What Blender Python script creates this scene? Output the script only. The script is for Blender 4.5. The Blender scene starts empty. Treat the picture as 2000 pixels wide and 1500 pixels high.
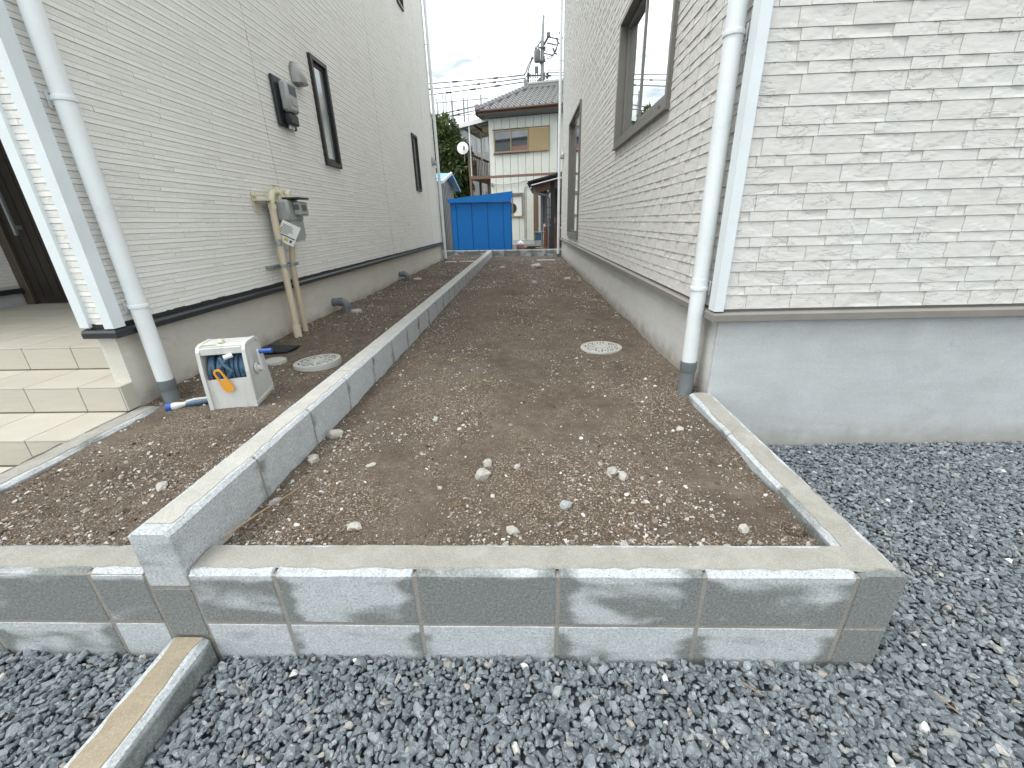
import bpy, bmesh, math, random
import numpy as np
from mathutils import Vector, Matrix
random.seed(7); RNG = np.random.default_rng(11)
SC = bpy.context.scene
COL = SC.collection
rad = math.radians

# ------------------------------------------------------------------ camera
CAM_P = np.array([-0.0748517, -0.8609547, 1.0975125])
YAW, PITCH, ROLL, FPX = -0.0413010, 0.3753824, 0.0291056, 805.548
def cam_axes():
    cy, sy, cp, sp = math.cos(YAW), math.sin(YAW), math.cos(PITCH), math.sin(PITCH)
    f = np.array([sy*cp, cy*cp, -sp]); r = np.array([cy, -sy, 0.]); d = np.cross(f, r)
    cr, sr = math.cos(ROLL), math.sin(ROLL)
    return cr*r + sr*d, -sr*r + cr*d, f
AX_R, AX_D, AX_F = cam_axes()
cd = bpy.data.cameras.new('camera'); cam = bpy.data.objects.new('camera', cd); COL.objects.link(cam)
cam.matrix_world = Matrix(((AX_R[0], -AX_D[0], -AX_F[0], CAM_P[0]), (AX_R[1], -AX_D[1], -AX_F[1], CAM_P[1]),
                           (AX_R[2], -AX_D[2], -AX_F[2], CAM_P[2]), (0, 0, 0, 1)))
cd.sensor_fit = 'HORIZONTAL'; cd.sensor_width = 36; cd.lens = 36*FPX/2000
cd.clip_start = 0.02; cd.clip_end = 3000
SC.camera = cam

# ------------------------------------------------------------------ world, sun, exposure
W = bpy.data.worlds.new('World'); SC.world = W; W.use_nodes = True
wn, wl = W.node_tree.nodes, W.node_tree.links
wn.clear()
SUN_EL, SUN_AZ = 63, 242        # azimuth clockwise from +Y: behind the camera and to the left
sky = wn.new('ShaderNodeTexSky'); sky.sky_type = 'NISHITA'; sky.sun_disc = False
sky.sun_elevation = rad(SUN_EL); sky.sun_rotation = rad(SUN_AZ); sky.dust_density = 2.0
tc = wn.new('ShaderNodeTexCoord')
mp = wn.new('ShaderNodeMapping'); mp.inputs['Scale'].default_value = (1, 1, 2.6)
wl.new(tc.outputs['Generated'], mp.inputs['Vector'])
nz = wn.new('ShaderNodeTexNoise'); nz.inputs['Scale'].default_value = 8.5; nz.inputs['Detail'].default_value = 9
nz.inputs['Roughness'].default_value = 0.62; nz.inputs['Distortion'].default_value = 0.6
wl.new(mp.outputs['Vector'], nz.inputs['Vector'])
cr1 = wn.new('ShaderNodeValToRGB')
cr1.color_ramp.elements[0].position = 0.33; cr1.color_ramp.elements[0].color = (5.2, 5.8, 6.15, 1)
cr1.color_ramp.elements[1].position = 0.58; cr1.color_ramp.elements[1].color = (13.3, 13.9, 14.0, 1)
wl.new(nz.outputs['Fac'], cr1.inputs['Fac'])
mixw = wn.new('ShaderNodeMix'); mixw.data_type = 'RGBA'; mixw.inputs['Factor'].default_value = 0.93
wl.new(sky.outputs['Color'], mixw.inputs['A']); wl.new(cr1.outputs['Color'], mixw.inputs['B'])
bg = wn.new('ShaderNodeBackground'); bg.inputs['Strength'].default_value = 0.1
wl.new(mixw.outputs['Result'], bg.inputs['Color'])
wo = wn.new('ShaderNodeOutputWorld'); wl.new(bg.outputs['Background'], wo.inputs['Surface'])

sd = bpy.data.lights.new('sun', 'SUN'); sun = bpy.data.objects.new('sun', sd); COL.objects.link(sun)
sd.energy = 1.5; sd.angle = rad(30); sd.color = (1.0, 0.99, 0.97)
sun.rotation_euler = (rad(90-SUN_EL), 0, rad(-SUN_AZ+180))
sun.location = (0, -3, 9)
SC.view_settings.view_transform = 'Standard'; SC.view_settings.look = 'None'
SC.view_settings.exposure = 0.66; SC.view_settings.gamma = 1; SC.view_settings.use_curve_mapping = False
SC.render.engine = 'CYCLES'; SC.cycles.use_denoising = True
SC.cycles.max_bounces = 5; SC.cycles.diffuse_bounces = 3; SC.cycles.glossy_bounces = 3; SC.cycles.use_adaptive_sampling = True; SC.cycles.adaptive_threshold = .02; SC.cycles.transparent_max_bounces = 12

# ------------------------------------------------------------------ material helpers
MATS = {}
class M:
    """small node-tree writer"""
    def __init__(s, name):
        s.m = bpy.data.materials.new(name); s.m.use_nodes = True; MATS[name] = s.m
        s.t = s.m.node_tree; s.b = s.t.nodes['Principled BSDF']; s.out = s.t.nodes['Material Output']
    def n(s, typ, ins=(), **props):
        nd = s.t.nodes.new('ShaderNode'+typ)
        for k, v in props.items(): setattr(nd, k, v)
        for k, v in dict(ins).items(): s.put(nd.inputs[k], v)
        return nd
    def put(s, sock, v):
        if isinstance(v, bpy.types.NodeSocket): s.t.links.new(v, sock)
        elif isinstance(v, (tuple, list)) and len(v) == 3 and sock.type == 'RGBA': sock.default_value = (*v, 1)
        else: sock.default_value = v
    def coord(s, kind='Object', scale=None, loc=None):
        if kind == 'World': o = s.n('NewGeometry').outputs['Position']
        else: o = s.n('TexCoord').outputs[kind]
        if scale or loc is not None:
            ins = {'Vector': o}
            if scale: ins['Scale'] = scale if not isinstance(scale, (int, float)) else (scale,)*3
            if loc is not None: ins['Location'] = loc
            o = s.n('Mapping', ins).outputs[0]
        return o
    def noise(s, vec, scale, detail=4, rough=.55, dist=0, out='Fac'):
        return s.n('TexNoise', {'Vector': vec, 'Scale': scale, 'Detail': detail, 'Roughness': rough, 'Distortion': dist}).outputs[out]
    def vor(s, vec, scale, feature='F1', out='Distance', rnd=1):
        return s.n('TexVoronoi', {'Vector': vec, 'Scale': scale, 'Randomness': rnd}, feature=feature).outputs[out]
    def ramp(s, fac, stops, interp='LINEAR'):
        nd = s.n('ValToRGB', {'Fac': fac}); cr = nd.color_ramp; cr.interpolation = interp
        while len(cr.elements) < len(stops): cr.elements.new(.5)
        for e, (p, c) in zip(cr.elements, stops):
            e.position = p; e.color = (*c, 1) if isinstance(c, (tuple, list)) else (c, c, c, 1)
        return nd.outputs['Color']
    def mix(s, fac, a, b, mode='MIX'):
        nd = s.n('Mix', data_type='RGBA', blend_type=mode)
        s.put(nd.inputs['Factor'], fac); s.put(nd.inputs['A'], a); s.put(nd.inputs['B'], b)
        return nd.outputs['Result']
    def math(s, op, a, b=0., c=0., clamp=False):
        nd = s.n('Math', operation=op, use_clamp=clamp)
        for i, v in enumerate((a, b, c)): s.put(nd.inputs[i], v)
        return nd.outputs[0]
    def sstep(s, v, lo, hi):
        return s.n('MapRange', {'Value': v, 'From Min': lo, 'From Max': hi}, interpolation_type='SMOOTHSTEP').outputs[0]
    def bump(s, h, strength=.5, dist=.01):
        nd = s.n('Bump', {'Height': h, 'Strength': strength, 'Distance': dist})
        if s.b.inputs['Normal'].links: s.put(nd.inputs['Normal'], s.b.inputs['Normal'].links[0].from_socket)
        s.put(s.b.inputs['Normal'], nd.outputs[0])
    def fin(s, col=None, rough=.6, metal=0, spec=None):
        if col is not None: s.put(s.b.inputs['Base Color'], col)
        s.put(s.b.inputs['Roughness'], rough); s.put(s.b.inputs['Metallic'], metal)
        if spec is not None: s.b.inputs['Specular IOR Level'].default_value = spec
        return s.m

def mat_plain(name, col, rough=.5, metal=0, var=.12, scale=9., bump=0., bscale=120., spec=None):
    m = M(name); v = m.coord('World')
    n1 = m.noise(v, scale, 6, .6)
    dark = tuple(c*(1-var) for c in col); light = tuple(min(1, c*(1+var*.7)) for c in col)
    c = m.ramp(n1, [(.3, dark), (.7, light)])
    if bump: m.bump(m.noise(v, bscale, 3), bump, .003)
    r = m.math('MULTIPLY_ADD', n1, .16, rough-.08)
    return m.fin(c, r, metal, spec)

def mat_block():
    m = M('concrete_block'); ob = m.coord('Object'); wv = m.coord('World')
    rnd = m.n('ObjectInfo').outputs['Random']
    off = m.n('CombineXYZ', {'X': m.math('MULTIPLY', rnd, 37.), 'Y': m.math('MULTIPLY', rnd, 11.), 'Z': m.math('MULTIPLY', rnd, 23.)}).outputs[0]
    pv = m.n('VectorMath', {0: ob, 1: off}, operation='ADD').outputs[0]
    st = m.n('Mapping', {'Vector': pv, 'Scale': (4.2, 4.2, 11.)}).outputs[0]
    low = m.noise(st, .95, 2.5, .5, .3)
    sep = m.n('SeparateXYZ', {0: ob})
    ax = m.math('ABSOLUTE', sep.outputs[0])
    edge = m.sstep(ax, .125, .195)                                   # damp creeping in from the joints
    top = m.sstep(sep.outputs[2], .055, .088)                        # the rim dries first
    wet = m.n('Attribute', attribute_type='OBJECT', attribute_name='wet').outputs['Fac']
    e = m.math('MULTIPLY_ADD', edge, .26, m.math('SUBTRACT', low, .5))
    e = m.math('ADD', e, wet)
    e = m.math('MULTIPLY_ADD', top, -.26, e)
    mask = m.sstep(e, -.13, .13)
    fine = m.noise(wv, 130, 4, .85); med = m.noise(wv, 26, 5, .6)
    dry = m.ramp(fine, [(.30, (.25, .27, .28)), (.46, (.45, .475, .49)), (.56, (.55, .575, .59)), (.70, (.74, .76, .77))])
    dry = m.mix(m.sstep(med, .35, .7), dry, m.mix(.35, dry, (.33, .35, .36)))
    wetc = m.ramp(fine, [(.30, (.105, .118, .113)), (.5, (.185, .20, .192)), (.70, (.32, .34, .325))])
    c = m.mix(mask, dry, wetc)
    grime = m.sstep(m.noise(wv, 7, 6, .65), .58, .78)
    c = m.mix(m.math('MULTIPLY', grime, .35), c, (.21, .195, .165))
    pits = m.vor(wv, 105); 
    c = m.mix(m.math('MULTIPLY', m.math('SUBTRACT', 1., m.sstep(pits, .05, .22)), .55), c, (.10, .105, .10))
    m.bump(m.math('ADD', m.math('MULTIPLY', fine, .9), m.sstep(pits, 0, .3)), .7, .003)
    return m.fin(c, .9)
def mat_mortar(name, a, b, c3):
    m = M(name); wv = m.coord('World')
    n1 = m.noise(wv, 9, 8, .7, .4); n2 = m.noise(wv, 190, 3, .75)
    c = m.ramp(n1, [(.3, a), (.5, b), (.72, c3)])
    c = m.mix(.4, c, m.ramp(n2, [(.32, tuple(x*.55 for x in b)), (.68, tuple(min(.95, x*1.35) for x in b))]))
    sp = m.sstep(m.vor(wv, 38), .0, .12)
    c = m.mix(m.math('MULTIPLY', m.math('SUBTRACT', 1., sp), .45), c, (.14, .12, .10))
    m.bump(m.math('ADD', n2, m.math('MULTIPLY', m.noise(wv, 40, 4), 2.)), .4, .003)
    return m.fin(c, .92)
def mat_dirt():
    m = M('damp_soil'); v = m.coord('World')
    big = m.noise(v, 1.6, 6, .6, .5); mid = m.noise(v, 14, 6, .65); fine = m.noise(v, 130, 4, .7)
    c = m.ramp(big, [(.32, (.086, .067, .051)), (.5, (.132, .105, .082)), (.66, (.200, .165, .132))])
    c = m.mix(.5, c, m.ramp(mid, [(.3, (.062, .048, .036)), (.52, (.120, .095, .073)), (.75, (.225, .187, .150))]))
    g = m.n('TexVoronoi', {'Vector': v, 'Scale': 210}, feature='F1')
    gc = m.ramp(m.n('SeparateColor', {0: g.outputs['Color']}).outputs[0],
                [(0, (.045, .034, .026)), (.45, (.105, .080, .058)), (.75, (.20, .148, .105)), (.90, (.34, .285, .225)), (1, (.62, .58, .52))])
    gm = m.math('MULTIPLY', m.sstep(m.noise(v, 2.3, 5, .6), .40, .62), .62)
    c = m.mix(gm, c, gc)
    m.bump(m.math('MULTIPLY', g.outputs['Distance'], -1.), .55, .006)
    m.bump(m.math('ADD', mid, m.math('MULTIPLY', fine, .6)), .75, .009)
    return m.fin(c, .95, spec=.2)
def mat_island(name, stops, rough=.8, bump=.35, bscale=160., veins=True):
    m = M(name); r = m.n('NewGeometry').outputs['Random Per Island']; v = m.coord('World')
    c = m.ramp(r, stops)
    n1 = m.noise(v, 70, 5, .65)
    c = m.mix(.55, c, m.mix(1., c, m.ramp(n1, [(.3, .55), (.55, 1.), (.75, 1.45)]), 'MULTIPLY'))
    if veins:
        vn = m.math('ABSOLUTE', m.math('SUBTRACT', m.noise(v, 24, 3, .5, 1.2), .5))
        c = m.mix(m.math('MULTIPLY', m.math('SUBTRACT', 1., m.sstep(vn, .0, .018)), .4), c, (.55, .57, .58))
    m.bump(m.noise(v, bscale, 4, .6), bump, .004)
    return m.fin(c, rough, spec=.35)
def mat_siding_left():
    m = M('ribbed_siding'); v = m.coord('World')
    r = m.n('ObjectInfo').outputs['Random']
    n1 = m.noise(v, 2.2, 5, .6); n2 = m.noise(v, 60, 5, .7)
    c = m.ramp(n1, [(.3, (.79, .78, .735)), (.7, (.85, .84, .80))])
    c = m.mix(.28, c, m.ramp(n2, [(.3, (.70, .695, .665)), (.6, (.88, .875, .845))]))
    st = m.n('Mapping', {'Vector': v, 'Scale': (30, 30, 2.2)}).outputs[0]
    c = m.mix(m.math('MULTIPLY', m.sstep(m.noise(st, .35, 4), .55, .8), .22), c, (.44, .42, .375))
    vs = m.n('Mapping', {'Vector': v, 'Scale': (90, 90, 240)}).outputs[0]
    m.bump(m.noise(vs, 1., 4, .7), .3, .0012)
    return m.fin(c, .75)
def mat_siding_rough():
    m = M('cleft_siding'); v = m.coord('World')
    n1 = m.noise(v, 2.2, 5, .6); n2 = m.noise(v, 75, 5, .7)
    c = m.ramp(n1, [(.3, (.76, .75, .705)), (.7, (.83, .82, .775))])
    c = m.mix(.35, c, m.ramp(n2, [(.3, (.66, .655, .625)), (.6, (.86, .855, .825))]))
    vs = m.n('Mapping', {'Vector': v, 'Scale': (75, 75, 150)}).outputs[0]
    m.bump(m.noise(vs, 1., 5, .75, 1.), .6, .0025)
    return m.fin(c, .8)
def mat_stone_siding():
    m = M('stone_siding'); v = m.coord('World')
    r = m.n('NewGeometry').outputs['Random Per Island']
    r2 = m.n('ObjectInfo').outputs['Random']
    tone = m.math('FRACT', m.math('ADD', r, m.math('MULTIPLY', r2, 3.7)))
    rot = m.n('Mapping', {'Vector': v, 'Rotation': (.5, .6, .5), 'Scale': (9, 9, 34)}).outputs[0]
    n1 = m.noise(rot, .9, 6, .68, 1.); n2 = m.noise(v, 5, 5, .6)
    c = m.ramp(tone, [(0, (.62, .60, .555)), (.5, (.67, .66, .625)), (1, (.64, .61, .565))])
    c = m.mix(.45, c, m.ramp(n1, [(.3, (.55, .53, .495)), (.5, (.65, .64, .615)), (.7, (.73, .73, .715))]))
    c = m.mix(m.math('MULTIPLY', m.sstep(n2, .5, .7), .3), c, (.63, .65, .65))
    ck = m.math('ABSOLUTE', m.math('SUBTRACT', m.noise(rot, .33, 3, .6, 2.2), .5))
    crack = m.math('SUBTRACT', 1., m.sstep(ck, .002, .013))
    gate = m.sstep(m.noise(v, 7, 3), .48, .58)
    crack = m.math('MULTIPLY', crack, gate)
    c = m.mix(m.math('MULTIPLY', crack, .42), c, (.42, .40, .37))
    m.bump(m.math('SUBTRACT', m.math('MULTIPLY', n1, .6), m.math('MULTIPLY', crack, .6)), .65, .006)
    m.bump(m.noise(v, 190, 4, .7), .3, .0015)
    return m.fin(c, .8)
def mat_render(name, a, b, dirt=(.26, .23, .19), zlow=.16, zhi=.30):
    m = M(name); v = m.coord('World')
    n1 = m.noise(v, 2.4, 7, .65, .6); n2 = m.noise(v, 150, 4, .8); n3 = m.noise(v, 9, 6, .65)
    c = m.ramp(n1, [(.3, a), (.7, b)])
    c = m.mix(.32, c, m.ramp(n2, [(.3, tuple(x*.62 for x in a)), (.7, tuple(min(.9, x*1.15) for x in b))]))
    z = m.n('SeparateXYZ', {0: v}).outputs[2]
    spl = m.math('SUBTRACT', 1., m.sstep(m.math('MULTIPLY_ADD', n3, -.22, z), zlow-.11, zhi-.11))   # soil splashed up from the bed
    c = m.mix(m.math('MULTIPLY', spl, .75), c, dirt)
    spot = m.sstep(m.noise(v, 4.5, 7, .75, .8), .60, .76)
    c = m.mix(m.math('MULTIPLY', spot, .38), c, (.31, .31, .285))
    tr = m.n('Mapping', {'Vector': v, 'Scale': (2.2, 2.2, 9.)}).outputs[0]
    c = m.mix(.35, c, m.mix(1., c, m.ramp(m.noise(tr, 1., 7, .68, 1.2), [(.3, .78), (.7, 1.15)]), 'MULTIPLY'))
    m.bump(m.math('ADD', n2, m.math('MULTIPLY', n3, .5)), .7, .003)
    return m.fin(c, .88)
def mat_glass(name, tint=(.02, .024, .028), refl=.5, rough=.01):
    m = M(name)
    nd = m.t.nodes
    g = m.n('BsdfGlossy', {'Color': (.93, .96, .97), 'Roughness': rough})
    d = m.n('BsdfDiffuse', {'Color': tint})
    lw = m.n('Fresnel', {'IOR': 1.5}).outputs[0]
    f = m.math('MULTIPLY_ADD', lw, 1-refl, refl, clamp=True)
    mx = m.n('MixShader'); m.put(mx.inputs[0], f)
    m.t.links.new(d.outputs[0], mx.inputs[1]); m.t.links.new(g.outputs[0], mx.inputs[2])
    m.t.links.new(mx.outputs[0], m.out.inputs['Surface'])
    return m.m
def mat_tile():
    m = M('porch_tile'); v = m.coord('World'); r = m.n('ObjectInfo').outputs['Random']
    n1 = m.noise(v, 3, 5, .6); n2 = m.noise(v, 300, 3, .7)
    c = m.ramp(r, [(0, (.44, .41, .345)), (1, (.50, .47, .40))])
    st = m.n('Mapping', {'Vector': v, 'Scale': (6, 6, 60)}).outputs[0]
    c = m.mix(.3, c, m.ramp(m.noise(st, 1.2, 5, .65), [(.3, (.38, .345, .28)), (.7, (.54, .515, .45))]))
    c = m.mix(.15, c, m.ramp(n2, [(.3, (.4, .36, .29)), (.7, (.8, .77, .7))]))
    m.bump(n2, .25, .002)
    return m.fin(c, .62)
def mat_paint(name, col, rough=.4, streak=.25, metal=0, dirt=(.18, .15, .12)):
    m = M(name); v = m.coord('World')
    st = m.n('Mapping', {'Vector': v, 'Scale': (14, 14, 1.3)}).outputs[0]
    n1 = m.noise(st, 1., 6, .65); n2 = m.noise(v, 5, 5, .6)
    c = m.mix(m.math('MULTIPLY', m.sstep(n1, .5, .78), streak), col, dirt)
    c = m.mix(.2, c, m.mix(1., c, m.ramp(n2, [(.3, .75), (.7, 1.2)]), 'MULTIPLY'))
    return m.fin(c, m.math('MULTIPLY_ADD', n2, .25, rough-.12), metal)
def mat_leaf(name, a, b, c3):
    m = M(name); r = m.n('NewGeometry').outputs['Random Per Island']
    c = m.ramp(r, [(0, a), (.6, b), (1, c3)])
    m.b.inputs['Transmission Weight'].default_value = 0
    tr = m.n('BsdfTranslucent', {'Color': c})
    m.put(m.b.inputs['Base Color'], c); m.b.inputs['Roughness'].default_value = .4
    mx = m.n('MixShader', {0: .2}); m.t.links.new(m.b.outputs[0], mx.inputs[1]); m.t.links.new(tr.outputs[0], mx.inputs[2])
    m.t.links.new(mx.outputs[0], m.out.inputs['Surface'])
    return m.m

block_m = mat_block()
cap_m = mat_mortar('mortar_cap', (.235, .225, .198), (.315, .305, .272), (.41, .40, .365))
cap_pale_m = mat_mortar('pale_mortar_cap', (.35, .34, .305), (.44, .43, .39), (.54, .53, .49))
cap_sand_m = mat_mortar('sandy_mortar_cap', (.215, .175, .12), (.315, .265, .188), (.41, .365, .28))
joint_m = mat_mortar('joint_mortar', (.20, .188, .163), (.265, .25, .22), (.35, .335, .30))
dirt_m = mat_dirt()
gravel_m = mat_island('crushed_gravel', [(0, (.10, .118, .132)), (.25, (.135, .156, .172)), (.55, (.165, .19, .207)), (.80, (.20, .225, .245)),
                                         (.93, (.27, .295, .31)), (.97, (.30, .30, .28)), (.988, (.33, .30, .255)), (1, (.66, .66, .65))], .62, .35)
pebble_m = mat_island('soil_pebbles', [(0, (.09, .062, .043)), (.28, (.16, .115, .08)), (.45, (.26, .20, .15)), (.62, (.36, .33, .29)), (.8, (.47, .45, .42)),
                                       (.92, (.62, .61, .58)), (.965, (.30, .20, .12)), (1, (.74, .74, .72))], .85, .3, 200, False)
grain_m = mat_island('soil_grains', [(0, (.055, .041, .030)), (.4, (.12, .090, .064)), (.65, (.20, .145, .098)), (.80, (.26, .205, .155)),
                                     (.92, (.40, .36, .30)), (1, (.72, .70, .66))], .85, .2, 260, False)
rock_m = mat_mortar('pale_rock', (.30, .28, .245), (.42, .40, .36), (.54, .52, .48))
greyrock_m = mat_mortar('grey_rock', (.24, .25, .25), (.33, .34, .34), (.42, .43, .43))
sid_bar_m = mat_siding_left(); sid_rough_m = mat_siding_rough(); stone_m = mat_stone_siding()
stoneback_m = mat_plain('stone_joint', (.58, .57, .54), .85, var=.06)
back_m = mat_plain('siding_groove', (.58, .57, .545), .85, var=.1)
sealL_m = mat_plain('siding_sealant', (.60, .585, .55), .6, var=.05)
foundL_m = mat_render('tan_foundation', (.60, .57, .505), (.68, .65, .59))
foundR_m = mat_render('grey_foundation', (.45, .47, .475), (.56, .58, .585), (.33, .31, .27), -.15, .03)
foundRs_m = mat_render('grey_foundation_side_lightened', (.57, .565, .54), (.65, .645, .62), (.27, .235, .19))  # lane-side copy of the foundation, its colour lightened against the shade there
black_m = mat_plain('black_trim', (.022, .026, .030), .38, var=.2)
taupe_m = mat_plain('taupe_metal', (.255, .240, .212), .42, .15, var=.07)
framegrey_m = mat_plain('grey_brown_sash', (.185, .175, .157), .42, .15, var=.08)
taupedk_m = mat_plain('taupe_shadow_gap', (.10, .093, .083), .6, var=.1)
white_m = mat_paint('white_coated_metal', (.72, .77, .79), .42, .07, 0, (.5, .48, .43))
pipe_m = mat_paint('white_drainpipe', (.76, .80, .81), .30, .10, 0, (.5, .48, .44))
greypvc_m = mat_paint('grey_pipe', (.155, .175, .185), .42, .14, 0, (.27, .23, .18))
frame_m = mat_plain('window_frame_black', (.020, .018, .018), .4, var=.2)
glass_m = mat_glass('window_glass', refl=.92)
frost_m = mat_glass('frosted_glass', (.30, .34, .34), .34, .12)
farglass_m = mat_glass('dark_far_glass', (.05, .055, .062), .10, .03)
tile_m = mat_tile()
grout_m = mat_plain('tile_grout', (.26, .235, .195), .9, var=.15)
door_m = mat_plain('dark_brown_door', (.030, .023, .019), .45, var=.25)
doorfr_m = mat_plain('brown_door_frame', (.075, .058, .042), .5, var=.2)
sheetgrey_m = mat_paint('grey_steel', (.29, .29, .285), .4, .2, .3)
cream_m = mat_paint('cream_pipe_wrap', (.60, .52, .385), .55, .2, 0, (.40, .30, .19))
ivory_m = mat_paint('ivory_fitting', (.66, .615, .45), .45, .12)
gasgrey_m = mat_paint('gas_meter_paint', (.34, .36, .345), .45, .1)
zinc_m = mat_plain('galvanised_clamp', (.34, .38, .39), .35, .7, var=.25, scale=60)
clear_m = mat_plain('meter_cover', (.36, .37, .37), .18, var=.15)
paper_m = mat_plain('tag_paper', (.78, .79, .77), .6, var=.04)
ink_m = mat_plain('tag_ink', (.10, .11, .12), .6, var=.1)
yellow_m = mat_plain('tag_yellow', (.62, .48, .05), .6, var=.1)
hose_m = mat_plain('blue_hose', (.055, .115, .185), .38, var=.35, scale=30)
bluegrip_m = mat_plain('blue_grip', (.03, .10, .40), .4, var=.15)
reel_m = mat_paint('weathered_white_plastic', (.58, .585, .56), .55, .45, 0, (.24, .21, .17))
orange_m = mat_plain('orange_plastic', (.80, .36, .045), .42, var=.08)
darkin_m = mat_plain('reel_inside', (.02, .026, .03), .7, var=.2)
lid_m = mat_paint('lid_plastic', (.47, .465, .43), .6, .3, 0, (.25, .20, .14))
lidhole_m = mat_plain('lid_holes', (.12, .115, .10), .85, var=.15)
rubber_m = mat_plain('black_rubber', (.012, .013, .015), .7, var=.2)
bluemetal_m = mat_paint('blue_steel_shed', (.0, .185, .60), .55, .06, 0, (.03, .06, .16))
bluedk_m = mat_paint('blue_steel_joint', (.0, .075, .32), .45, .1)
skyblue_m = mat_paint('light_blue_roof', (.22, .50, .78), .4, .1)
creamwall_m = mat_paint('cream_wall_panel', (.72, .73, .645), .6, .13, 0, (.40, .37, .28))
creamgap_m = mat_plain('panel_gap', (.15, .145, .115), .8)
rooftile_m = mat_paint('grey_roof_tile', (.235, .235, .23), .42, .55, 0, (.07, .06, .05))
brown_m = mat_paint('dark_brown_gutter', (.085, .045, .032), .45, .3)
soffit_m = mat_paint('faded_soffit', (.16, .185, .19), .7, .3)
bronze_m = mat_paint('bronze_sash', (.36, .27, .155), .45, .2)
tan_m = mat_paint('tan_shutter', (.42, .315, .165), .55, .15)
wood_m = mat_paint('weathered_wood', (.19, .125, .085), .75, .35, 0, (.08, .06, .045))
rust_m = mat_paint('rusty_brown_sheet', (.17, .065, .032), .65, .4, 0, (.06, .03, .02))
pink_m = mat_plain('faded_red_cloth', (.30, .15, .13), .8)
polyc_m = mat_paint('canopy_sheet', (.42, .36, .24), .4, .4, 0, (.55, .40, .14))
concretegrey_m = mat_plain('pale_grey_wall', (.42, .44, .45), .85, var=.12, scale=1.5)
steel_m = mat_plain('scaffold_steel', (.30, .33, .34), .45, .4, var=.2)
poleconc_m = mat_plain('pole_concrete', (.33, .33, .32), .85, var=.15)
wire_m = mat_plain('cable_black', (.05, .055, .065), .5)
insul_m = mat_plain('insulator', (.14, .15, .155), .4, var=.2)
leaf_m = mat_leaf('broad_leaves', (.036, .064, .024), (.075, .125, .038), (.18, .22, .065))
leaf2_m = mat_leaf('light_leaves', (.04, .09, .02), (.09, .17, .03), (.14, .24, .05))
weed_m = mat_leaf('weed_leaves', (.22, .33, .05), (.34, .44, .08), (.42, .46, .14))
dry_m = mat_plain('dry_stem', (.27, .19, .11), .8)
bark_m = mat_plain('bark', (.11, .085, .062), .9, var=.3, scale=25)
gravelbase_m = mat_plain('gravel_bed_dust', (.075, .085, .092), .95, var=.3, scale=40)
ground_m = mat_plain('bare_ground', (.14, .12, .10), .95, var=.25, scale=2.5)

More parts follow.
